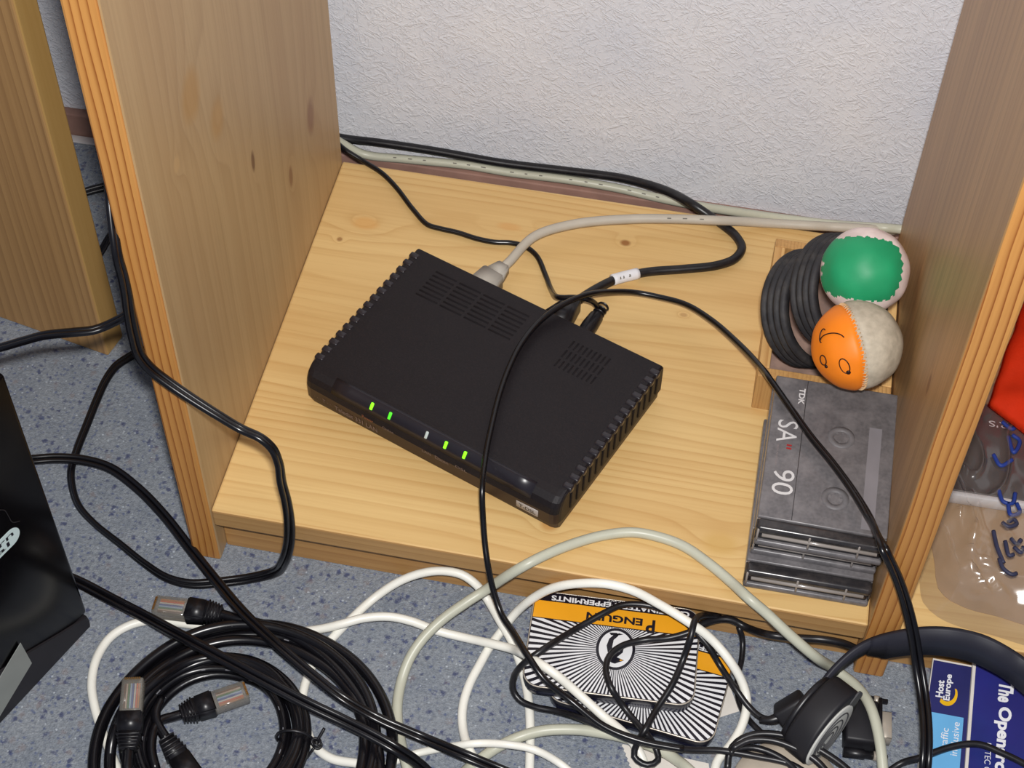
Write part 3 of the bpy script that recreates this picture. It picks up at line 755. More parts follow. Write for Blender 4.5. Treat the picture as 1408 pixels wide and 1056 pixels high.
def view_dir(r, d, w):        # a direction given as right, down, away from the viewer
    return R3 @ Vector((r, -d, -w))
def sleeve(label, c, ax, R, n, pitch):
    """stack of rubber rings moulded into one ribbed sleeve"""
    t = thing('rubber_sleeve', label, 'rubber sleeve', c, 'ribbed rubber sleeves in the tray')
    M = frz(c, ax)
    B().lathe([(R - 4.5, -pitch*0.4), (R - 0.9, -pitch*0.4), (R - 0.9, pitch*(n - 0.6)), (R - 4.5, pitch*(n - 0.6)), (R - 4.5, -pitch*0.4)], M=M, seg=56).build('wall', M_rubber, t)
    for k in range(n):
        B().torus(R - 1.6, 2.5, M=M @ Matrix.Translation((0, 0, k*pitch)), seg=56, rs=10).build('rib', M_rubber, t)
c1 = Vector((316.48,188.73,91.00)); c2 = Vector((329.92,187.50,111.00))
sleeve('lower black ribbed rubber sleeve leaning against the left wall of the tray', c1, view_dir(.60, .03, -.79), 35, 4, 5.0)
sleeve('upper black ribbed rubber sleeve right behind the green ball', c2, view_dir(.60, .05, -.79), 33.5, 4, 4.8)

def ball(name, label, c, r, parts, seams, thread):
    """stitched ball: parts = [(name, material, test)], seams = (axis, half angle) circles with stitches"""
    t = thing(name, label, 'ball', (c[0], c[1], c[2] - r), 'stitched juggling balls in the tray')
    src = bmesh.new(); bmesh.ops.create_uvsphere(src, u_segments=96, v_segments=64, radius=r)
    C_ = Vector(c)
    for nm, m, test in parts:
        q = src.copy(); dead = [f for f in q.faces if not test(f.calc_center_median().normalized())]
        bmesh.ops.delete(q, geom=dead, context='FACES')
        for v in q.verts:
            n_ = v.co.normalized(); g = min([abs(math.acos(max(-1, min(1, n_.dot(a)))) - h) for a, h in seams])
            sq = 1 + 0.025*mnoise.noise(n_*2.3) - 0.045*math.exp(-(g/0.07)**2)
            v.co = C_ + v.co*sq
        b = B(); b._merge(q, None, True); b.build(nm, m, t)
    if thread is None: return t
    b = B()
    for a, h in seams:
        M = frz((0, 0, 0), a, (0.3, 0.2, 1)).to_3x3(); n_ = int(2*math.pi*math.sin(h)*r/2.3)
        for k in range(n_):
            ph = 2*math.pi*k/n_
            pp = [C_ + M @ Vector((math.sin(h + s_)*math.cos(ph + s_*0.25), math.sin(h + s_)*math.sin(ph + s_*0.25), math.cos(h + s_)))*(r*0.972 + 0.6*(1 - abs(s_)/0.06)) for s_ in (-0.055, 0, 0.055)]
            b.tube(pp, 0.33, 5, step=0)
    b.build('stitching', thread, t)
    return t
gc, gr = Vector((343.83,169.62,150.00)), 24.8
gax = view_dir(-.04, .0, -1).normalized()
# the green panel is a rounded square
gx = view_dir(.99, .12, 0).normalized(); gx = (gx - gax*gx.dot(gax)).normalized(); gy = gax.cross(gx)
def jag(n_, k=26, a=0.03): return a*math.sin(math.atan2(n_.dot(gy), n_.dot(gx))*k)
def is_green(n_):
    if n_.dot(gax) < 0: return False
    x, y = abs(n_.dot(gx) + 0.14), abs(n_.dot(gy)); return (x**3.2/0.86**3.2 + y**3.2/0.71**3.2)**(1/3.2) < 1 + jag(n_)
ball('juggling_ball', 'round stitched ball with a green panel on white, resting on black rubber', gc, gr,
     [('green_panel', M_green, is_green), ('white_panel', M_white_v, lambda n_: not is_green(n_))], [(gax, 9.0)], None)
oc, orr = Vector((343.86,119.56,143.00)), 24.8
oax = view_dir(-.95, .22, -.03).normalized()
ow = lambda n_: n_.dot(oax) > 0.13 + 0.012*math.sin(40*math.atan2(n_.x, n_.z))
ot = ball('juggling_ball', 'stitched ball, half orange with inked doodles and half worn grey', oc, orr,
     [('orange_panel', M_orange, ow), ('grey_panel', M_greyv, lambda n_: not ow(n_))], [(oax, math.acos(0.13))], M_ink2)
ex, ey, ez = view_dir(1, 0, 0), view_dir(0, -1, 0), view_dir(0, 0, -1)
def onball(u, v, k=1.012):      # offsets seen from the front, in fractions of the radius
    w = math.sqrt(max(0.02, 1 - u*u - v*v)); return oc + (ex*u + ey*v + ez*w)*orr*k
def doodle(cu, cv, ru, rv, a0=0, a1=360, rot=0, r=0.34):
    pts = []
    for k in range(25):
        a = math.radians(a0 + (a1 - a0)*k/24); x, y = ru*math.cos(a), rv*math.sin(a); c, s_ = math.cos(rot), math.sin(rot)
        pts.append(onball(cu + x*c - y*s_, cv + x*s_ + y*c))
    B().tube(pts, r, 5, step=0).build('ink_line', M_ink, ot)
doodle(-.42, -.46, .085, .17, rot=0.5); doodle(-.82, -.33, .045, .11, rot=0.3); doodle(-.66, .10, .22, .15, 20, 180); doodle(-.84, .20, .045, .15, 60, 270, rot=-0.2)
for u, v, s_ in ((-.33, -.60, 1.5), (-.76, -.47, 1.1)):
    n_ = (onball(u, v) - oc).normalized(); B().lathe([(0, -0.4), (s_, -0.4), (s_*0.8, 0.5), (0, 0.6)], M=frz(onball(u, v, 1.0), n_), seg=12).build('ink_dot', M_ink, ot)

# ------------------------------------------------------------------ cassette boxes
def cassette(label, o, ang, z, top=False, zh=16.2):
    L, Wd = 109.0, 69.5
    M = Matrix.Translation((o[0], o[1], z)) @ Matrix.Rotation(ang, 4, 'Z')
    block(M, (0, 0.5, 0), (Wd, L, zh + 0.2))
    t = thing('cassette_box', label, 'cassette box', M @ Vector((Wd/2, L/2, 0)), 'cassette boxes stacked on the shelf board')
    # tray half below, lid half above, open seam between them
    B().box((0.4, 4, 0.2), (Wd - 0.4, L - 0.3, 5.2), 0.7, M=M).build('case_tray', M_case_dark, t)
    B().box((2.2, 6, 5.0), (Wd - 1.5, L - 2.5, 12.6), 0.6, M=M).build('cassette', M_case_in, t)
    B().box((0.9, 9, 5.4), (2.1, L - 4, 14.0), 0.2, M=M, seg=1).build('inlay_card', M_jcard, t)
    B().box((0, 9, 13.6), (Wd, L, zh), 0.8, M=M).build('lid', M_case, t)
    B().box((0, 9.2, 5.6), (0.8, L - 0.5, 13.5), 0.2, M=M, seg=1).build('lid_side', M_case_edge, t)
    B().box((Wd - 0.8, 9.2, 5.6), (Wd, L - 0.5, 13.5), 0.2, M=M, seg=1).build('lid_side', M_case, t)
    B().box((0.5, L - 0.9, 5.4), (Wd - 0.5, L, 13.5), 0.2, M=M, seg=1).build('lid_back', M_case, t)
    # hinge end: rounded spine with a long groove, lugs and notches
    B().box((0.3, 0.9, 0.3), (Wd - 0.3, 8.8, 4.6), 1.4, M=M, seg=3).build('hinge_foot', M_case, t)
    B().box((1.8, 2.4, 4.5), (Wd - 1.8, 8.9, 10.2), 1.2, M=M, seg=3).build('hinge_wall', M_case_in, t)
    B().box((0.3, 1.4, 10.0), (Wd - 0.3, 8.9, zh - 0.3), 2.2, M=M, seg=4).build('hinge_spine', M_case_dark, t)
    B().tube([M @ Vector((4, 1.9, 9.6)), M @ Vector((Wd - 4, 1.9, 9.6))], 1.2, 10, step=0).build('hinge_bar', M_case_edge, t)
    for x in (1.6, Wd*0.42, Wd*0.80): B().box((x - 0.6, 1.0, 3.0), (x + 0.6, 3.4, zh - 1.6), 0.4, M=M, seg=1).build('hinge_lug', M_case_edge, t)
    for x in (0.35, Wd - 1.0): B().box((x - 0.3, 3.0, 1.2), (x + 0.9, 8.6, zh - 1.6), 0.4, M=M, seg=1).build('hinge_ear', M_case_dark, t)
    if top:
        q = lambda x, y: M @ Vector((x, y, zh + 0.02))
        B().box((18.0, 10, zh - 0.3), (18.4, L - 1, zh + 0.1), 0, M=M).build('card_edge', M_case_dark, t)
        B().box((55, 12, zh - 0.3), (62, 82, zh + 0.06), 0, M=M).build('label_stripe', M_label_st, t)
        for y in (29, 71.5):
            B().lathe([(4.0, 0), (7.6, 0), (7.6, 0.12), (4.0, 0.12), (4.0, 0)], M=M @ Matrix.Translation((40, y, zh)), seg=28).build('hub', M_hub, t)
            for k in range(6):
                a = k*math.pi/3 + 0.3; B().box((2.6, -0.5, 0), (4.2, 0.5, 0.14), 0, M=M @ Matrix.Translation((40, y, zh)) @ Matrix.Rotation(a, 4, 'Z')).build('hub_tooth', M_hub, t)
        def tx(nm, body, x, y0, y1, h, m, **kw): text(nm, body, q(x, y0), q(x, y1), q(x + h, y0), m, t, thick=0.12, **kw)
        tx('brand_print', 'TDK', 13.9, 102, 90, 3.4, M_case_txt, bold=0.03)
        tx('title_print', 'SA', 4.4, 77, 61.5, 11.2, M_case_txt, bold=0.0)
        tx('title_print', '90', 5.4, 42.5, 25.5, 11.6, M_case_txt, bold=0.0)
        tx('small_print', 'II', 10.6, 60.4, 57, 2.8, M_red_txt, bold=0.02)
        tx('small_print', 'HIGH POSITION', 5.4, 59.5, 45, 1.1, M_case_txt_d)
    return t
cassette('smoky cassette box with silver SA 90 print, topmost of its stack', (304.3, 16.7), -0.0073, H + 0.1 + 2*16.4, True)
cassette('dark cassette box, middle one of its stack, pushed back under the top box', (303.9, 21.5), -0.004, H + 0.1 + 16.4)
cassette('smoky cassette box, lowest of its stack, lying on the pine board', (303.3, 9.9), 0.004, H + 0.1)

# ------------------------------------------------------------------ right compartment: bag with a garment and a card pack
BZ = H
def bag_h(x, y):
    z = 3.0*mnoise.noise((x*0.03, y*0.03, 1.3)) + 1.6*mnoise.noise((x*0.09, y*0.09, 4.1))
    r = 1 - abs(mnoise.noise((x*0.05 + 3, y*0.032, 8.0)))*2.4
    return z + 4.5*max(0, r)**5
bagt = thing('plastic_bag', 'crumpled clear plastic bag with handwritten marker letters, lying on the right shelf board', 'plastic bag', (450, 80, H))
outline = [(399.5, 40), (402.5, 21), (411, 13), (424, 9), (440, 7.5), (462, 4), (490, 3), (530, 4), (530, 205), (480, 210), (440, 204), (395, 172), (394, 110), (395, 66)]
cx, cy = 460, 100
def sample_outline(n):
    P_ = smooth_path([(x, y, 0) for x, y in outline] + [(outline[0][0], outline[0][1], 0)], 4); return [P_[int(i*len(P_)/n)] for i in range(n)]
t = bmesh.new(); ring = sample_outline(340); rows = []
random.seed(3)
ridges = [(Vector(a), Vector(c), h) for a, c, h in (((405, 62, 0), (419, 16, 0), 7), ((419, 16, 0), (423, 58, 0), 9), ((423, 58, 0), (411, 92, 0), 6), ((424, 30, 0), (436, 16, 0), 8), ((409, 30, 0), (422, 46, 0), 5), ((402, 50, 0), (418, 70, 0), 6))]
for h_, pts_ in ((4.2, [(420.32,80.41,74.00),(423.75,72.02,74.00),(422.61,54.75,72.00),(420.09,35.36,66.00),(418.99,27.50,63.00),(424.37,26.39,62.00),(427.19,18.92,59.00),(429.28,15.90,57.00)]), (4.0, [(423.75,72.02,74.00),(428.34,55.26,73.00),(430.91,40.28,70.00),(427.97,28.55,65.00),(431.78,21.45,61.00)]), (5.0, [(431.76,32.33,67.00),(438.62,25.06,65.00),(445.83,17.47,63.00)]), (2.5, [(406.19,69.45,66.00),(414.51,60.38,70.00),(420.20,49.04,71.00)]), (3.0, [(412.01,42.12,62.00),(415.99,36.33,61.00),(413.97,31.74,60.00)])):
    for a_, c_ in zip(pts_, pts_[1:]): ridges.append((Vector((a_[0], a_[1], 0)), Vector((c_[0], c_[1], 0)), -h_))
def ridge(p):
    z = 0
    for a, c, h in ridges:
        d = c - a; k = max(0, min(1, (p - a).dot(d)/d.dot(d))); z = max(z, 1.35*h*math.exp(-((p - a - d*k).length/2.4)) if h > 0 else -h*math.exp(-((p - a - d*k).length/1.9)**2))
    return z
NR = 120
for j in range(NR + 1):
    f = j/NR; row = []
    for p in ring:
        x, y = cx + (p.x - cx)*(1 - f), cy + (p.y - cy)*(1 - f)
        puff = 27*(0.25*min(1, f*7) + 0.75*math.sin(min(1, f*2.1)*math.pi/2))
        q = Vector((x, y, 0)); z = H + 0.8 + puff + min(1, f*6)*(bag_h(x, y) + ridge(q))
        row.append(t.verts.new((x, y, max(H + 0.6, z))))
    rows.append(row)
for a, c in zip(rows, rows[1:]):
    n = len(a)
    for k in range(n): t.faces.new((a[k], a[(k+1) % n], c[(k+1) % n], c[k]))
bmesh.ops.remove_doubles(t, verts=t.verts[:], dist=0.01)
bmesh.ops.recalc_face_normals(t, faces=t.faces[:])
b = B(); b._merge(t, None, True); b.build('film', M_bag, bagt)
cp = thing('card_pack', 'dark card pack with a pale lower edge inside the clear bag', 'package', (440, 120, H))
Mc = fr((413, 94, H + 1.2), (1, 0.02, 0))
B().box((0, 0, 0), (100, 68, 9), 1, M=Mc).build('pack', M_blister, cp)
B().box((0.5, -3.5, 1), (100, -0.1, 9.3), 0.5, M=Mc, seg=1).build('pale_edge', M_print_w, cp)
B().prism([(p.x + (cx - p.x)*0.14, p.y + (cy - p.y)*0.14) for p in ring[::3]], H + 0.1, H + 0.5).build('backing_sheet', M_cardbrown, cp)
text('pack_print', "R'S", Mc @ Vector((33, 55, 9.1)), Mc @ Vector((22, 55, 9.1)), Mc @ Vector((33, 50.5, 9.1)), M_print_w, cp)
# red garment: folded cloth
RA_, RB_, RC_, RD_ = [Vector(p) for p in [(426.32,134.74,98.00),(474.29,96.98,98.00),(508.35,219.73,104.00),(446.21,223.32,104.00)]]
t = bmesh.new(); rows = []
for j in range(41):
    row = []
    for i in range(41):
        u, v = i/40, j/40; p_ = (RA_*(1-u) + RB_*u)*(1-v) + (RD_*(1-u) + RC_*u)*v
        e = min(1, min(i, 40 - i, j, 40 - j)/6)
        z = p_.z - 6 + 9*math.sqrt(e) + 7*mnoise.noise((p_.x*0.05, p_.y*0.016, 2.2))*e + 3*mnoise.noise((p_.x*0.11, p_.y*0.05, 7))*e
        row.append(t.verts.new((p_.x + 1.5*mnoise.noise((p_.y*0.06, 0, 0)), p_.y, z)))
    rows.append(row)
for a, c in zip(rows, rows[1:]):
    for k in range(40): t.faces.new((a[k], a[k+1], c[k+1], c[k]))
bmesh.ops.solidify(t, geom=t.faces[:], thickness=-2.2)
b = B(); b._merge(t, None, True)
tag(b.build('red_cloth', M_red_cloth), 'bright red cloth bundled on top of the bag on the right shelf', 'cloth')
def pen(strokes, m, nm, r=0.75):
    b = B()
    for st in strokes: b.tube([Vector(p) for p in st], r, 6, step=1.0)
    return b.build(nm, m, bagt)
ZB = 77.5
pen([[(436.77,37.39,82.00),(439.18,31.23,82.00),(443.84,28.43,82.00),(446.15,29.84,82.00)], [(433.38,55.04,82.00),(435.50,44.80,82.00),(439.13,35.02,82.00)],[(439.74,49.54,82.00),(442.18,40.42,82.00),(444.50,41.86,82.00)],
     [(442.85,52.13,82.00),(446.00,48.91,82.00),(448.33,52.30,82.00)],[(444.46,46.66,82.00),(448.38,43.62,82.00),(449.53,47.71,82.00)],[(438.02,61.90,82.00),(441.20,59.61,82.00),(445.90,62.55,82.00),(444.30,65.18,82.00),(441.17,62.55,82.00)]], M_dark_ink, 'marker_word', 1.25)
pen([[(435.74,83.44,82.00),(438.63,75.97,82.00),(443.42,75.96,82.00),(444.95,83.33,82.00)],[(441.03,75.46,82.00),(442.70,67.82,82.00),(447.43,70.79,82.00),(445.80,76.45,82.00)],[(437.34,133.85,81.00),(443.18,129.67,81.00),(446.42,137.92,81.00)],[(432.76,108.88,81.00),(436.93,101.91,81.00),(443.38,107.42,81.00)],
     [(440.76,123.80,81.00),(444.14,112.83,81.00),(447.35,121.98,81.00),(443.22,125.38,81.00)],[(433.84,146.24,81.00),(436.27,152.28,81.00)]], M_blue_ink, 'marker_word', 1.25)

# ------------------------------------------------------------------ external drive standing at the left
dx = Vector((-24.5, -61.8, 0)).normalized()          # along the front face, towards the viewer
DB = Vector((-59.8, -57.0, 0)); dn = Vector((-dx.y, dx.x, 0)); dn = dn if dn.x > 0 else -dn
dr = thing('external_drive', 'tall glossy black external drive standing on the carpet at the left', 'external drive', DB + dx*60 - dn*25)
def dq(a, n, z): return DB + dx*a + dn*n + Vector((0, 0, z))
Mdv = Matrix(((dx.x, dn.x, 0, DB.x), (dx.y, dn.y, 0, DB.y), (0, 0, 1, 0), (0, 0, 0, 1)))
B().box((0, -58, 14), (150, 0, 228), 1.8, M=Mdv, seg=3).build('case', M_drive, dr)
Mface = Matrix(((dx.x, 0, dn.x, DB.x), (dx.y, 0, dn.y, DB.y), (0, 1, 0, 0), (0, 0, 0, 1)))   # x along the face, y up, z out
B().prism([(1.6, 0.6), (150, 0.6), (150, 58), (80, 47), (45, 33), (20, 20), (1.6, 11.5), (0.8, 6)], -50, 0.9, 0.8, M=Mface).build('foot', M_drive_foot, dr)
B().prism([(46, 46), (66, 36), (76, 6.5), (44.5, 22)], 0.92, 1.3, M=Mface).build('sticker', M_sticker, dr)['label'] = 'plain grey sticker on the foot'
LGZ = 125.0
B().prism(rrect(22, LGZ - 6.6, 90, LGZ + 5.4, 5.9), -0.1, 0.25, M=Mface).build('logo_plate', M_logo, dr)
text('logo_print', 'Western', dq(72, 0.3, LGZ + 0.2), dq(26, 0.3, LGZ + 0.2), dq(72, 0.3, LGZ + 4.4), M_tin_blk, dr, bold=0.01)
text('logo_print', 'Digital', dq(72, 0.3, LGZ - 5.4), dq(30, 0.3, LGZ - 5.4), dq(72, 0.3, LGZ - 0.8), M_tin_blk, dr, bold=0.01)
b = B(); pts = [dq(a_, 0.3, z_) for a_, z_ in ((20, LGZ + 5), (24, LGZ + 9), (25, LGZ + 16), (26, LGZ + 22), (30, LGZ + 26), (37, LGZ + 26))]; b.tube(pts, 0.25, 5); b.build('emblem_line', M_drive_foot, dr)

# ------------------------------------------------------------------ black leads on the left
pts = [(-121.66,-6.00,165.01),(-92.55,-8.00,182.66),(-76.65,-8.00,192.24),(-64.71,-8.00,199.07),(-50.15,-6.00,202.52),(-40.41,-3.00,203.11),(-35.65,0.00,203.64),(-29.20,2.00,207.37),(-22.98,4.00,212.11),(-30.00,60.00,190.00)]
tag(wire('flat_lead', pts, 1.6, M_flat_cable, ang=[.7, .6, .6, .5, .6]), 'flat black lead passing in front of the desk leg to the bookcase', 'cable')
pts = [(-25.00,50.00,330.00),(-24.00,22.00,300.00),(-16.04,-5.00,265.63),(-15.52,-5.50,253.19),(-15.56,-6.00,239.27),(-16.67,-6.00,224.15),(-17.21,-6.00,207.62),(-16.38,-6.00,192.04),(-12.12,-6.00,182.72),(-4.32,-7.00,175.91),(7.65,-9.00,168.33),(21.97,-11.00,160.04),(33.88,-12.00,152.81),(44.40,-14.00,150.76),(50.34,-15.00,144.91),(52.68,-15.00,132.83),(52.63,-15.00,115.85),(53.70,-15.00,97.31),(52.97,-14.00,74.76),(50.19,-13.00,52.20),(44.94,-12.00,31.11),(35.54,-7.70,10.00),(22.09,-10.68,4.00),(3.92,-16.87,3.00),(-11.60,-21.10,3.00),(-26.19,-20.03,3.00),(-41.85,-13.46,3.00),(-61.37,-2.83,3.00),(-81.24,7.99,3.00),(-95.30,18.65,3.00),(-104.35,31.68,3.00),(-109.27,43.57,3.00),(-111.09,58.61,3.00),(-112.05,80.60,3.00),(-112.76,98.39,3.00),(-112.61,115.51,3.00),(-110.13,127.81,3.00),(-105.04,135.78,3.00),(-99.29,142.04,3.00),(-83.71,151.67,3.00)]
tag(wire('flat_lead', pts, 1.75, M_flat_cable, ang=[.9, .9, .8, .6, .5, .7, .8, .6, .3, .2, .3, .6, .7, .5, .4, .4, .5]), 'flat black lead looping from the bookcase edge down onto the carpet', 'cable')
pts = [(-139.08,36.84,12.00),(-130.38,39.78,12.00),(-118.66,44.11,11.00),(-103.70,47.22,9.50),(-84.83,46.07,8.00),(-63.35,36.53,5.00),(-42.36,21.86,4.00),(-17.51,-0.79,8.00),(5.93,-20.83,9.00),(33.81,-48.55,26.00),(58.78,-66.97,32.00),(80.77,-79.42,31.00),(99.01,-87.49,27.00),(119.15,-89.34,14.00),(140.25,-92.75,10.00),(166.39,-100.52,14.00),(191.05,-103.35,8.00),(220.06,-108.41,4.00)]
tag(wire('flat_lead', pts, 1.7, M_flat_cable, ang=[.3, .3, .2, .2, .3, .5, .6, .5, .3, .2]), 'flat black lead crossing the carpet from behind the drive over the cable coil', 'cable')
pts = [(-84.82,-33.36,8.00),(-71.72,-36.89,9.00),(-50.78,-45.79,14.00),(-25.57,-54.65,16.00),(3.13,-70.20,30.00),(27.44,-79.59,33.00),(54.91,-88.61,33.00),(81.20,-95.95,30.00),(102.29,-100.13,26.00),(119.39,-104.37,24.00),(134.16,-108.01,20.00),(146.14,-109.19,10.00),(162.11,-118.11,4.00)]
tag(wire('flat_lead', pts, 1.8, M_flat_cable, ang=[.2, .2, .2, .2, .2]), 'flat black lead from the foot of the drive lying across the cable coil', 'cable')
pts = [(-214.57,242.32,3.00),(-199.97,260.02,3.00),(-187.62,273.00,3.00),(-175.62,281.52,3.00),(-154.99,291.93,3.00)]
tag(wire('flat_lead', pts, 1.8, M_black_satin, ang=[.3, .3]), 'dull black lead on the carpet in the gap behind the desk leg', 'cable')
pts = [(-156.77,207.91,3.00),(-154.68,223.65,3.00),(-154.09,233.65,3.00),(-152.51,243.96,3.00),(-145.36,264.29,3.00)]
tag(wire('flat_lead', pts, 1.6, M_black_satin, ang=[.3, .3]), 'short stretch of black lead vanishing behind the bookcase side', 'cable')

# ------------------------------------------------------------------ coiled black network cables
def coil(C0, radii, zs, start, turns, wob, squash=1.0, seed=0):
    random.seed(seed); n = int(turns*36); out = []
    for k in range(n + 1):
        a = start + 2*math.pi*k/36; f = k/n*(len(radii) - 1); i = min(int(f), len(radii) - 2); g = f - i
        R_ = radii[i]*(1 - g) + radii[i+1]*g; z = zs[i]*(1 - g) + zs[i+1]*g
        w = mnoise.noise((math.cos(a)*1.3 + seed, math.sin(a)*1.3, k*0.02))
        out.append(Vector((C0[0] + (R_ + wob*w)*math.cos(a), C0[1] + (R_ + wob*w)*math.sin(a)*squash, z + 1.0*mnoise.noise((math.cos(a)*2, math.sin(a)*2, k*0.05 + seed)))))
    return out
CO = (49.8, -121.0); CI = (32.8, -114.5)
rj = 3.05
oc_ = thing('network_cable', 'large outer coil of black network cable with clear plugs on the carpet', 'cable', (CO[0], CO[1], 0))
e1 = rj45(oc_, [(-23.54,-45.49,13.00)][0], [(21.52,-43.33,15.00)][0], m=M_black_satin, ribs=5, blen=21)
p1 = [e1] + [(29.39,-45.13,15.00),(45.03,-45.07,13.00),(67.15,-51.02,12.00),(87.31,-62.66,13.00),(106.35,-79.63,13.00),(119.21,-98.12,12.00),(126.97,-117.96,11.00),(130.23,-142.33,10.00)]
cpts = coil(CO, [84, 78, 71, 66.5, 73, 80], [7.5, 8, 9.5, 12, 14, 15], math.radians(-75), 4.0, 1.6, seed=5)
e2t, e2b = [(-11.42,-104.97,37.00)][0], [(-1.88,-143.43,33.00)][0]
e2 = rj45(oc_, e2t, e2b, m=M_black_satin, ribs=5, blen=21)
wire('jacket', p1, rj, M_black_cable, oc_)
wire('jacket', cpts, rj, M_black_cable, oc_)
wire('jacket', [e2] + [(1.26,-154.50,31.00),(6.82,-165.83,24.00),(23.23,-179.32,16.00)], rj, M_black_cable, oc_)
along_print(oc_, cpts, rj, M_print_dim, gap=9, w=3.4, h=0.5, i0=100, i1=330)
ic_ = thing('network_cable', 'smaller inner coil of black network cable tied with a twist tie', 'cable', (CI[0], CI[1], 0))
ip = coil(CI, [52, 47, 41, 37, 44, 49, 40], [8, 7, 6, 7, 12, 13, 12], math.radians(-75), 6.0, 1.5, seed=11)
wire('jacket', ip, 2.7, M_black_cable, ic_)
along_print(ic_, ip, 2.7, M_print_dim, gap=9, w=3.4, h=0.5, i0=200, i1=420)
e3 = rj45(ic_, [(42.77,-84.87,8.00)][0], [(11.87,-105.97,9.00)][0], m=M_black_satin, ribs=5, blen=19)
wire('jacket', [e3] + [(7.26,-109.27,10.00),(3.00,-113.02,12.00),(1.46,-119.77,14.00),(3.23,-130.74,12.00),(9.15,-141.09,9.00)], 2.7, M_black_cable, ic_)
e4 = rj45(ic_, [(44.91,-155.47,8.00)][0], [(5.12,-119.30,12.00)][0], m=M_black_satin, ribs=5, blen=30)
wire('jacket', [e4] + [(1.87,-116.11,14.00),(-0.58,-110.86,15.00),(-0.98,-100.77,13.00)], 2.7, M_black_cable, ic_)
tt = thing('twist_tie', 'small black twist tie knotted round the inner cable coil', 'twist tie', [(87.24,-108.96,10.00)][0])
A_, B_ = [Vector(p) for p in [(67.19,-108.93,2.00),(86.01,-106.86,2.00)]]
ring = []
d = (B_ - A_); mid = (A_ + B_)/2 + Vector((0, 0, 7)); n_ = d.normalized()
for k in range(25):
    a = 2*math.pi*k/24; ring.append(mid + n_*(d.length/2 + 0.6)*math.cos(a) + Vector((0, 0, 1))*9.5*math.sin(a))
B().tube(ring, 0.9, 6, step=0).build('band', M_black_satin, tt)
kn = Vector([(88.79,-108.64,10.00)][0])
b = B()
for k in range(40):
    pass
hel = [kn + Vector((2.2*math.cos(k*0.9) + k*0.04, 2.0*math.sin(k*0.9), 2.2*math.sin(k*0.55))) for k in range(28)]
b.tube(hel, 0.8, 6); b.build('knot', M_black_satin, tt)
B().tube([(89.52,-107.76,12.00),(90.95,-104.96,14.00),(92.26,-101.75,16.00)], 0.9, 6).build('tail', M_black_satin, tt)
B().tube([(88.49,-110.84,9.00),(86.47,-113.25,6.00),(84.98,-114.68,3.00)], 0.9, 6).build('tail', M_black_satin, tt)

# ------------------------------------------------------------------ white cable
rw = 2.6
pts = [(4.66,-160.50,3.00),(-12.68,-142.57,3.00),(-25.12,-127.48,3.00),(-37.86,-109.74,3.00),(-45.35,-95.07,3.00),(-48.17,-79.08,3.00),(-45.20,-64.46,3.00),(-36.54,-54.35,3.00),(-24.41,-48.88,3.00),(-8.24,-47.52,3.00),(13.25,-46.53,3.00),(32.05,-44.13,3.00),(52.88,-41.30,3.00),(70.67,-35.30,3.20),(82.90,-31.64,7.00),(94.70,-26.80,9.50),(108.86,-23.20,10.00),(121.61,-22.91,9.00),(136.69,-23.75,5.00),(153.93,-24.48,4.00),(171.75,-28.52,9.60),(183.14,-30.95,12.00),(197.43,-44.45,28.00),(210.84,-50.94,28.00),(226.61,-59.16,24.00),(240.06,-65.85,19.00),(249.69,-67.17,10.00),(256.88,-69.28,4.00),(264.88,-79.14,3.00),(270.59,-101.88,3.00)]
w1 = lead('white_cable', 'white cable running from under the black coil across a corner of the tins', pts, rw, M_white_cable)
pts = [(130.54,-117.60,3.00),(116.31,-112.66,3.00),(98.28,-112.39,3.00),(86.89,-106.75,3.00),(78.65,-94.94,3.00),(72.82,-80.09,3.00),(72.06,-65.26,3.00),(74.78,-50.39,3.00),(80.50,-36.59,3.00),(87.59,-23.90,4.00),(96.80,-10.24,6.00),(109.37,-1.63,14.00),(122.26,3.22,20.00),(133.78,5.82,22.00),(145.41,5.70,22.00),(154.52,3.12,18.00),(161.69,-0.35,10.00),(171.88,-12.41,8.00),(180.15,-21.74,6.00),(187.55,-33.40,3.00),(192.50,-43.79,3.00),(197.09,-56.87,3.00),(200.82,-72.14,3.00),(205.33,-97.93,3.00),(208.53,-118.83,3.00)]
w2 = lead('white_cable', 'white cable arching up against the front of the shelf board', pts, rw, M_white_cable)
pts = [(118.01,-119.30,3.00),(138.34,-102.86,3.00),(151.08,-96.26,3.00),(162.37,-91.97,3.50),(176.25,-90.19,9.00),(192.01,-88.11,9.50),(206.34,-89.55,12.00),(220.95,-91.35,5.00),(238.87,-101.93,3.00)]
w4 = lead('white_cable', 'thin white cable along the bottom between the coil and the tins', pts, 2.2, M_white_cable)
pts = [(180.94,-102.93,3.00),(172.77,-94.92,3.00),(165.90,-83.82,3.00),(161.81,-68.73,3.00),(162.23,-53.31,3.00),(165.48,-38.90,3.00),(168.55,-27.20,3.00),(173.41,-15.57,4.00),(179.88,-8.00,13.13),(189.88,-4.50,28.17),(201.88,-4.00,42.06),(215.96,-4.00,50.38),(230.06,-4.00,54.16),(244.43,-4.00,52.05),(259.38,-5.00,44.85),(274.62,-7.00,36.95),(290.22,-10.27,28.00),(303.26,-20.33,24.00),(313.07,-28.46,14.00),(316.70,-36.41,8.00),(315.57,-48.74,5.00),(311.00,-60.87,4.00),(304.54,-73.22,3.00),(307.06,-94.42,3.00)]
w3 = lead('white_cable', 'white cable bent in a big loop over the far edge of the tins', pts, rw, M_white_cable)

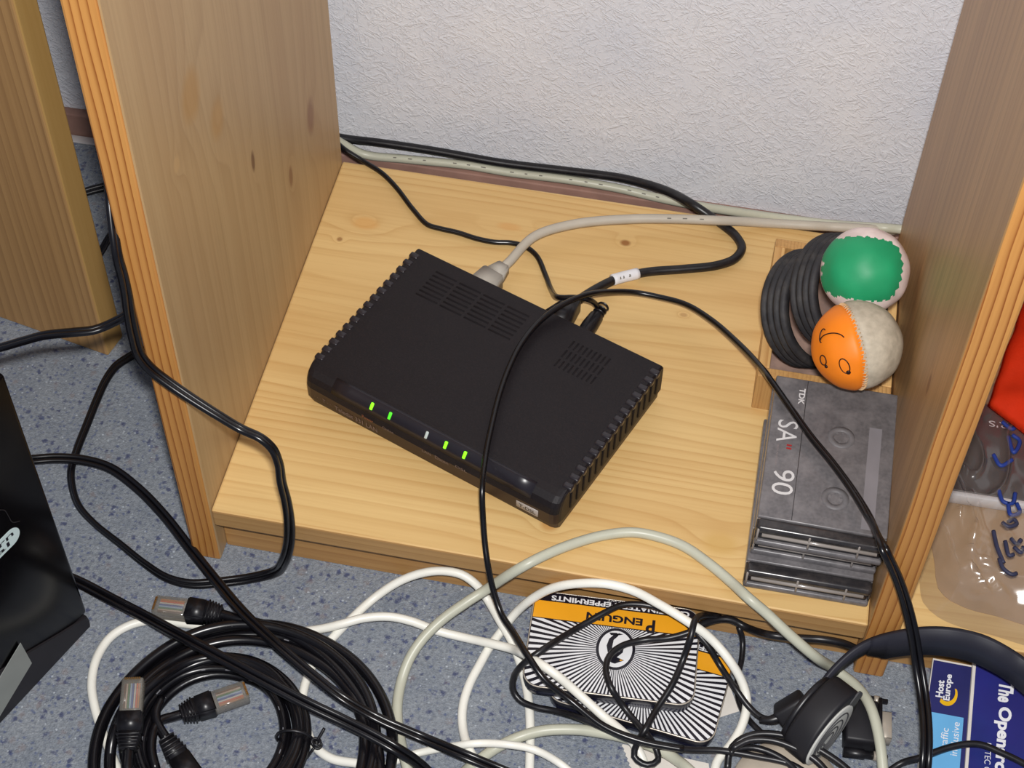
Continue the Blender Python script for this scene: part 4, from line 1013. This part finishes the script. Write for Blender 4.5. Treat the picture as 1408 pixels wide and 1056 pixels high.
# ------------------------------------------------------------------ pale grey cable looped over the front of the shelf
pts = [(151.08,-131.04,4.00),(140.09,-110.04,4.00),(132.05,-93.54,4.00),(126.29,-76.57,4.00),(124.70,-61.21,5.00),(126.48,-48.61,10.00),(131.52,-37.13,15.00),(140.61,-24.75,20.00),(152.02,-14.88,26.00),(162.17,-7.00,30.83),(175.00,-5.00,47.85),(184.09,-1.50,55.83),(194.03,6.99,56.50),(207.79,18.29,55.00),(222.95,27.07,54.80),(238.75,32.37,54.80),(253.28,32.36,54.80),(268.21,28.95,54.80),(283.65,20.16,55.00),(296.88,9.77,56.50),(307.62,-2.00,61.24),(318.72,-6.00,55.49),(332.19,-12.00,48.43),(348.12,-16.00,37.23),(363.45,-8.17,13.00),(375.82,-18.53,16.00),(382.71,-31.23,20.00),(388.16,-46.62,19.00),(392.38,-63.37,14.00),(395.14,-78.80,8.00)]
g1 = lead('pale_cable', 'pale grey-green cable arching over the front edge of the shelf board', pts, 3.0, M_beige_cable)
pts = [(159.21,-123.00,4.00),(174.53,-101.24,4.00),(184.44,-90.52,6.00),(195.10,-83.21,9.00),(207.94,-76.10,9.00),(225.41,-71.88,9.50),(241.40,-70.58,9.00),(257.65,-71.80,10.00),(272.09,-74.09,9.00),(284.89,-77.38,5.00),(302.41,-89.41,4.00)]
g2 = lead('pale_cable', 'pale grey cable curving along the bottom in front of the tins', pts, 3.1, M_beige_cable)

# ------------------------------------------------------------------ peppermint tins
TW, TD_ = 95.5, 62.0
def tin(label, c, ang, z):
    M = Matrix.Translation((c[0], c[1], z)) @ Matrix.Rotation(ang, 4, 'Z') @ Matrix.Translation((-47.75, -30.5, 0))
    block(M, (0, 0, 0), (TW, TD_, 10.7))
    t = thing('mint_tin', label, 'tin', (c[0], c[1], z), 'black and white mint tins by the plinth')
    B().prism(rrect(0.7, 0.7, TW - 0.7, TD_ - 0.7, 9), 0, 7.2, 0.8, M=M, smooth=True).build('tin_base', M_tin_side, t)
    lid = B().prism(rrect(0, 0, TW, TD_, 9.5), 5.2, 10.6, 0.7, M=M, smooth=True).build('tin_lid', M_tin_blk, t)
    for x in (26, 62):
        B().box((x - 5, TD_ - 0.4, 3), (x + 5, TD_ + 0.8, 8.6), 0.3, M=M, seg=1).build('hinge', M_tin_side, t)
    # thin bright rolled edge of the lid
    P_ = [M @ Vector((x, y, 10.2)) for x, y in rrect(0.35, 0.35, TW - 0.35, TD_ - 0.35, 9.2)]
    B().tube(P_ + [P_[0]], 0.42, 6, step=0).build('lid_rim', M_metal, t)
    Z = 10.62
    def flat(polys, nm, m, z):
        b = B()
        for p in polys:
            if len(p) >= 3: b.poly([(x, y, z) for x, y in p], M)
        return b.build(nm, m, lid)
    lidp = rrect(0.9, 0.9, TW - 0.9, TD_ - 0.9, 8.6, 8)
    lower = clip(lidp, [(-5, -5), (200, -5), (200, 43.6), (-5, 43.6)])
    band = clip(lidp, [(-5, 44.2), (200, 44.2), (200, 55.4), (-5, 55.4)])
    flat([band], 'yellow_band', M_tin_yel, Z)
    ox, oy = 49.5, 29.8; NR_ = 82; polys = []
    for k in range(NR_):
        a0 = 2*math.pi*(k + 0.02)/NR_; a1 = 2*math.pi*(k + 0.54)/NR_
        w = [(ox + 10.4*math.cos(a0), oy + 12.8*math.sin(a0)), (ox + 120*math.cos(a0), oy + 120*math.sin(a0)), (ox + 120*math.cos(a1), oy + 120*math.sin(a1)), (ox + 10.4*math.cos(a1), oy + 12.8*math.sin(a1))]
        polys.append(clip(w, lower))
    flat(polys, 'ray_print', M_tin_wht, Z)
    ell = lambda rx, ry, n=40, cx=ox, cy=oy: [(cx + rx*math.cos(2*math.pi*k/n), cy + ry*math.sin(2*math.pi*k/n)) for k in range(n)]
    flat([ell(11.0, 13.4)], 'oval_ring', M_tin_blk, Z + 0.04)
    flat([ell(9.4, 11.7)], 'oval_field', M_tin_wht, Z + 0.08)
    q = lambda pts: [(ox - x, oy - y) for x, y in pts]          # the print stands upside down to the viewer
    bird = [[(-2.6, 8.2), (-0.6, 9.4), (1.6, 9.0), (2.6, 7.4), (2.2, 5.4), (4.2, 2.6), (5.2, -1.4), (4.2, -6.0), (1.8, -9.0), (-1.0, -9.6), (-0.4, -8.0), (1.6, -5.6), (2.0, -1.0), (0.8, 3.0), (-1.2, 5.2)],
            [(-2.6, 8.2), (-1.2, 5.2), (-5.4, 6.6), (-4.0, 7.5)],
            [(-1.2, 5.2), (0.8, 3.0), (-2.2, 1.6), (-4.6, -2.4), (-4.2, 1.8)],
            [(-3.4, -9.8), (0.4, -8.4), (-0.8, -10.4)], [(-1.2, -9.0), (3.4, -8.4), (4.6, -10.0), (0.2, -10.4)]]
    flat([q(p) for p in bird], 'penguin_print', M_tin_blk, Z + 0.12)
    flat([q([(-4.9, 6.9), (-2.9, 7.4), (-3.2, 6.2)]), q([(-1.4, 2.0), (0.2, 1.2), (-0.9, -2.8), (-2.4, -2.0)])], 'penguin_yellow', M_tin_yel, Z + 0.14)
    p = lambda x, y: M @ Vector((x, y, Z))
    text('word_print', 'P', p(70.2, 51.4), p(65.0, 51.4), p(70.2, 42.6), M_tin_blk, lid, thick=0.06, bold=0.035)
    text('word_print', 'ENGUIN', p(63.0, 51.5), p(31.0, 51.5), p(63.0, 46.6), M_tin_blk, lid, thick=0.06, bold=0.035)
    text('word_print', 'CAFFEINATED PEPPERMINTS', p(89, 59.6), p(10, 59.6), p(89, 56.2), M_tin_wht, lid, thick=0.06, bold=0.03)
    text('word_print', 'NET WT', p(54, 61.2), p(42, 61.2), p(54, 60.2), M_tin_wht, lid, thick=0.06)
    return t
tin('upper penguin mint tin with a yellow band, under the tangle of cables', (238.2, -24.0), math.radians(3.4), 11.0)
tin('lower penguin mint tin, sticking out beneath the upper tin', (256.6, -31.8), math.radians(-6.5), 0.2)
tag(B().prism([(262, -40), (304.2, -17.5), (313.4, -37.4), (303, -43.5), (270, -50)], 0.03, 0.18).build('paper_slip', M_paper), 'white paper slip poking out from under the lower tin', 'paper')
ed = []
for k in range(14):      # perforated edge
    f = k/13; ed += [(252.5 + 9*f - (0.9 if k % 2 else 0), -70.5 - 17*f)]
tag(B().prism(ed[::-1] + [(300.5, -72.5), (306, -95), (290, -110), (268, -105)][::-1][::-1], 0.03, 0.2).build('paper_slip', M_paper), 'white paper with a torn perforated edge lying at the bottom of the view', 'paper')

# ------------------------------------------------------------------ headset
hs = thing('headset', 'black headset with a bent headband and an oval silver earpiece, on the carpet', 'headset', (380, -35, 0))
mn = view_dir(.68, .50, -.56).normalized()       # outward normal of the earpiece
mj = view_dir(.66, -.75, 0); mj = (mj - mn*mj.dot(mn)).normalized()
fc = Vector((361.78,-54.30,22.50))
Mh = frz(fc, mn, mj)
def ell3(rx, ry, n=48): return [(rx*math.cos(2*math.pi*k/n), ry*math.sin(2*math.pi*k/n)) for k in range(n)]
cupm = Mh @ Matrix.Translation((3.5, 0, 0))
B().prism(ell3(24.5, 14.5), -17, -0.6, 2.2, M=cupm, smooth=True, seg=4).build('ear_cup', M_hp, hs)
B().prism(ell3(21, 13), -21, -17.2, 1.6, M=cupm, smooth=True, seg=4).build('ear_pad', M_black_satin, hs)
gr_ = Mh
B().prism(ell3(20, 12.2), -1.0, 0.4, 0.5, M=gr_, smooth=True).build('grille', M_hp_grille, hs)
for k, (a, c) in enumerate(((15.2, 9.2), (12.0, 7.0), (8.8, 4.9), (5.6, 2.9))):
    P_ = [gr_ @ Vector((x - (3.0 - k*0.4)*0.6*(k), y, 0.42)) for x, y in ell3(a, c)]; B().tube(P_ + [P_[0]], 0.5, 6, step=0).build('grille_ring', M_hp_groove, hs)
B().lathe([(0, 0), (0.9, 0), (0.7, 0.8), (0, 0.9)], M=gr_ @ Matrix.Translation((-6, 0, 0.2)), seg=12).build('grille_pin', M_hp_groove, hs)
B().prism(rrect(-5, -3.6, 5, 3.6, 2.4), -0.4, 0.7, 0.3, M=Mh @ Matrix.Translation((24.0, 0.3, -0.6))).build('hinge_cap', M_hp_groove, hs)
bandp = [(343.41,-36.77,22.00),(348.18,-34.36,26.00),(352.29,-30.08,28.00),(359.27,-19.68,34.00),(368.48,-10.00,41.26),(375.88,-6.00,47.25),(382.96,-5.00,53.44),(397.95,-5.00,64.66),(413.43,-5.00,69.94),(430.50,-5.00,69.00),(441.83,-8.00,68.09),(454.63,-12.00,64.11),(469.41,-28.00,68.12),(479.95,-50.00,69.35)]
def band(b, pts, hfn, th):
    P_ = smooth_path(pts, 3.0); t = bmesh.new(); rows = []; n = len(P_)
    for i in range(n):
        d = (P_[min(i+1, n-1)] - P_[max(i-1, 0)]); d.z = 0; d.normalize(); o = Vector((-d.y, d.x, 0))*th/2; h = hfn(i/(n-1))
        dn_ = Vector((0, -0.10, -1))*h
        rows.append([t.verts.new(q) for q in (P_[i] + o, P_[i] - o, P_[i] - o + dn_, P_[i] + o + dn_)])
    for a, c in zip(rows, rows[1:]):
        for k in range(4): t.faces.new((a[k], a[(k+1) % 4], c[(k+1) % 4], c[k]))
    t.faces.new(rows[0][::-1]); t.faces.new(rows[-1]); bmesh.ops.recalc_face_normals(t, faces=t.faces[:])
    bmesh.ops.bevel(t, geom=[e for e in t.edges if len(e.link_faces) == 2 and e.calc_face_angle(0) > 0.8], offset=0.5, segments=2, affect='EDGES')
    return b._merge(t, None, True)
band(B(), bandp[:7], lambda f: 7.5 + 4*f, 3.2).build('slider_arm', M_hp_band, hs)
band(B(), bandp[5:], lambda f: 12 + 10*min(1, f*9), 3.6).build('headband', M_hp_band, hs)
# swivel block and cable exit on the back of the earpiece
Mb = frz(Vector((342.27,-40.99,16.00)), view_dir(-.15, .25, -.95), view_dir(.8, -.6, 0))
B().box((-9, -8, -8), (9, 8, 7), 2.2, M=Mb, seg=3).build('swivel_block', M_hp, hs)
B().tube([Vector((335.81,-44.58,16.00)), Vector((330.23,-47.44,15.00)), Vector((324.50,-47.55,13.00))], lambda f: 3.4 - 1.6*f, 10).build('strain_relief', M_black_satin, hs)

block(Matrix.Translation(Vector((344.22,-82.43,1.00))), (-27, -27, 0), (27, 27, 8.5))
# thin leads of the headset tangled over the tins (each a part of the headset)
def hlead(pts, r=1.9): return wire('lead', pts, r, M_black_satin, hs, seg=8)
hlead([(331.09,-46.73,14.00),(324.93,-44.04,10.00),(318.02,-38.53,9.00),(308.46,-30.80,14.00),(298.82,-19.90,16.00),(291.14,-14.34,24.00),(283.09,-8.88,28.00),(272.66,-2.04,29.00),(259.69,2.07,29.00),(249.27,2.35,29.00),(239.26,-0.20,29.00),(230.75,-6.83,29.00),(219.22,-16.67,27.00),(206.96,-29.22,27.00),(197.77,-39.59,27.00),(190.55,-44.04,20.00),(186.67,-46.60,10.00),(186.92,-51.78,6.00),(191.91,-58.19,6.00),(201.24,-61.97,8.00),(213.70,-63.24,10.00),(228.57,-69.02,18.00),(243.28,-73.76,20.00),(257.79,-77.93,21.00),(273.69,-76.63,18.00),(289.56,-72.49,12.00),(305.32,-67.65,8.00),(325.24,-66.59,7.00),(345.18,-67.79,7.00),(361.67,-76.59,7.00)])
hlead([(282.11,-8.29,33.00),(279.66,-12.26,34.00),(268.35,-17.05,31.00),(254.62,-18.91,27.00),(243.25,-25.05,27.00),(237.52,-32.81,27.00),(236.99,-42.22,27.00),(241.34,-51.32,26.00),(248.60,-55.33,17.00),(256.71,-63.07,16.00),(264.09,-70.13,17.00),(269.83,-72.85,10.00),(273.02,-79.50,7.00),(267.64,-83.17,6.00),(259.90,-79.98,7.00),(260.32,-74.51,12.00),(263.13,-70.58,20.00),(267.84,-57.27,22.00),(274.24,-42.83,27.00),(277.98,-27.62,30.00),(280.00,-17.90,38.00),(281.01,-6.80,38.00),(288.57,5.03,26.00),(294.94,7.35,22.00)])
hlead([(281.51,-2.95,24.00),(293.09,5.50,22.00),(301.18,7.17,22.00),(309.91,5.34,20.00),(323.50,-6.00,34.69),(337.54,-5.00,34.70),(351.14,-5.00,37.82),(362.55,-4.00,36.15),(372.24,-3.00,30.70)], 2.1)
hlead([(306.47,7.06,16.00),(309.87,3.82,8.00),(310.98,-5.68,4.00),(310.09,-20.16,4.00),(312.41,-33.72,4.00),(319.14,-44.37,5.00),(327.89,-52.16,6.00)], 1.7)
hlead([(310.77,-77.34,5.00),(310.53,-67.91,8.00),(313.85,-62.64,12.00),(321.82,-57.60,14.00),(334.98,-55.43,15.00),(348.89,-57.53,16.00),(361.18,-61.54,15.00),(373.84,-67.04,12.00),(385.21,-75.59,6.00)], 2.0)
hlead([(311.00,-69.71,16.00),(319.58,-63.70,18.00),(331.88,-61.70,19.00),(345.48,-64.18,19.00),(357.39,-69.08,18.00),(368.75,-77.58,12.00)], 2.0)
hlead([(310.36,-70.43,12.00),(314.58,-64.87,8.00),(322.89,-60.73,5.00),(333.81,-62.05,5.00),(345.50,-68.04,5.00),(354.54,-81.39,5.00)], 2.0)
tag(B().lathe([(0, 8.5), (10, 8), (22, 6.5), (30, 4), (31, 1), (31, 0), (0, 0)], M=Matrix.Translation(Vector((344.22,-82.43,1.00))), seg=48).build('bottle_cap', M_pale_plastic), 'pale shiny plastic cap at the bottom edge of the view', 'cap')

# ------------------------------------------------------------------ D-sub plug lying on the carpet
vg = thing('video_plug', 'dark D-shaped video plug with metal shell and thumbscrews on the carpet', 'plug', (382, -36, 0))
vo = Vector((382.5, -37.0, 9.0)); va = Vector((395.91,-31.66,9.00)) - Vector((377.96,-32.61,9.00)); va.z = 0
Mv = fr(vo, va)
B().box((-12, -13, -7.5), (6, 13, 6.5), 1.6, M=Mv, seg=2).build('hood', M_hp, vg)
B().box((6, -15.5, -7), (8, 15.5, 6.2), 0.4, M=Mv, seg=1).build('flange', M_black_satin, vg)
b = B()
for lo, hi in (((8, -8.2, 3.6), (13.5, 8.2, 4.2)), ((8, -7.6, -4.2), (13.5, 7.6, -3.6)), ((8, -8.2, -4.2), (13.5, -7.6, 4.2)), ((8, 7.6, -4.2), (13.5, 8.2, 4.2))): b.box(lo, hi, 0.2, M=Mv, seg=1)
b.build('metal_shell', M_metal, vg)
B().box((8.0, -6.6, -3.6), (11, 6.6, 3.6), 0.3, M=Mv, seg=1).build('pin_insert', plain('pin_block', lin(120, 86, 72), 0.5), vg)
for y in (-17.2, 17.2):
    d_ = frz(Mv @ Vector((-12, y, -1)), va, (0, 0, 1))
    sc_ = B().lathe([(0, 0), (2.9, 0), (2.9, 11), (2.2, 12), (2.2, 16), (1.5, 16.3), (1.5, 24), (0, 24.4)], M=d_, seg=20).build('thumbscrew', M_black_satin, vg)
    B().lathe([(1.6, 16.4), (2.6, 16.4), (2.6, 19.4), (1.6, 19.4), (1.6, 16.4)], M=d_, seg=20).build('collar', M_metal, sc_)
B().lathe([(0, 0), (3.6, 0), (3.4, 5), (2.8, 9), (0, 9)], M=frz(Mv @ Vector((-12.5, 0, 0)), -Vector(va), (0, 0, 1)), seg=16).build('strain_relief', M_black_satin, vg)

# ------------------------------------------------------------------ brochures
def sheet(name, label, TL, TR, BR, BL, m_edge, thick):
    TL, TR, BR, BL = [Vector(p) for p in (TL, TR, BR, BL)]
    t = thing(name, label, 'brochure', (TL + TR + BR + BL)/4)
    nz = (TR - TL).cross(TL - BL).normalized()
    if nz.z < 0: nz = -nz
    tb = bmesh.new(); top = [tb.verts.new(p) for p in (BL, BR, TR, TL)]; bot = [tb.verts.new(p - nz*thick) for p in (BL, BR, TR, TL)]
    tb.faces.new(top); tb.faces.new(bot[::-1])
    for k in range(4): tb.faces.new((top[k], bot[k], bot[(k+1) % 4], top[(k+1) % 4]))
    b = B(); b._merge(tb); b.build('pages', m_edge, t)
    def q(u, v, h=0.06): return (TL*(1-u) + TR*u)*(1-v) + (BL*(1-u) + BR*u)*v + nz*h
    return t, q
t_, q = sheet('brochure', 'brochure with yellow crescent logo over a light blue panel, left of deep blue one', *[(415.28,6.48,20.00),(436.85,6.79,19.00),(436.50,-73.18,5.00),(410.95,-73.28,5.00)], M_paper, 1.6)
def flatq(t, q, u0, v0, u1, v1, m, nm, h=0.06):
    b = B(); b.poly([q(u0, v1, h), q(u1, v1, h), q(u1, v0, h), q(u0, v0, h)]); b.build(nm, m, t)
flatq(t_, q, 0.02, 0.012, 1, 1, M_navy, 'cover_print')
flatq(t_, q, 0.03, 0.385, 0.90, 1, M_sky, 'blue_panel', 0.1)
text('logo_print', 'Host', q(.36, .272, .1), q(.36, .148, .1), q(.18, .272, .1), M_print_w, t_, thick=0.1, bold=0.03)
text('logo_print', 'Europe', q(.575, .285, .1), q(.575, .095, .1), q(.37, .285, .1), M_print_w, t_, thick=0.1, bold=0.03)
b = B(); cr = []
for k in range(15):
    a = math.radians(-28 + 158*k/14); cr.append((.46 + .25*math.cos(a)*1.0, .235 + .088*math.sin(a)))
for k in range(15):
    a = math.radians(130 - 158*k/14); cr.append((.45 + .20*math.cos(a), .222 + .070*math.sin(a)))
b.poly([q(u, v, .12) for u, v in cr][::-1]); b.build('crescent', M_swoosh, t_)
text('panel_print', 'Traffic', q(.58, .66, .14), q(.58, .48, .14), q(.42, .66, .14), M_print_w, t_, thick=0.1)
text('panel_print', 'inklusive', q(.82, .66, .14), q(.82, .425, .14), q(.66, .66, .14), M_print_w, t_, thick=0.1)
text('panel_print', 'Server', q(.24, .80, .14), q(.24, .61, .14), q(.09, .80, .14), M_print_w, t_, thick=0.1)
t_, q = sheet('brochure', 'deep blue brochure with large white condensed lettering in the corner', *[(437.17,8.52,21.00),(486.99,9.35,17.00),(482.54,-76.43,5.00),(436.62,-77.40,5.00)], M_paper, 2.0)
flatq(t_, q, 0.035, 0.0, 1, 1, M_navy2, 'cover_print')
text('title_print', 'The', q(.305, .10, .1), q(.305, .235, .1), q(.475, .10, .1), M_print_w, t_, thick=0.1, bold=0.04)
text('title_print', 'Opensrc', q(.285, .265, .1), q(.29, .68, .1), q(.475, .265, .1), M_print_w, t_, thick=0.1, bold=0.04)
text('small_print', 'BYTEC GmbH', q(.205, .52, .1), q(.22, .80, .1), q(.275, .52, .1), M_print_w, t_, thick=0.1)
pts = [(394.26,-63.36,6.00),(403.09,-55.62,9.00),(412.56,-53.71,16.00),(424.36,-47.06,18.00),(434.92,-42.77,19.00),(443.45,-41.46,19.00),(453.42,-43.30,18.00),(466.71,-46.55,16.00),(484.43,-52.94,10.00)]
tag(wire('black_lead', pts, 1.9, M_black_satin, seg=8), 'thin black lead crossing the two brochures', 'cable')

finish_wires()
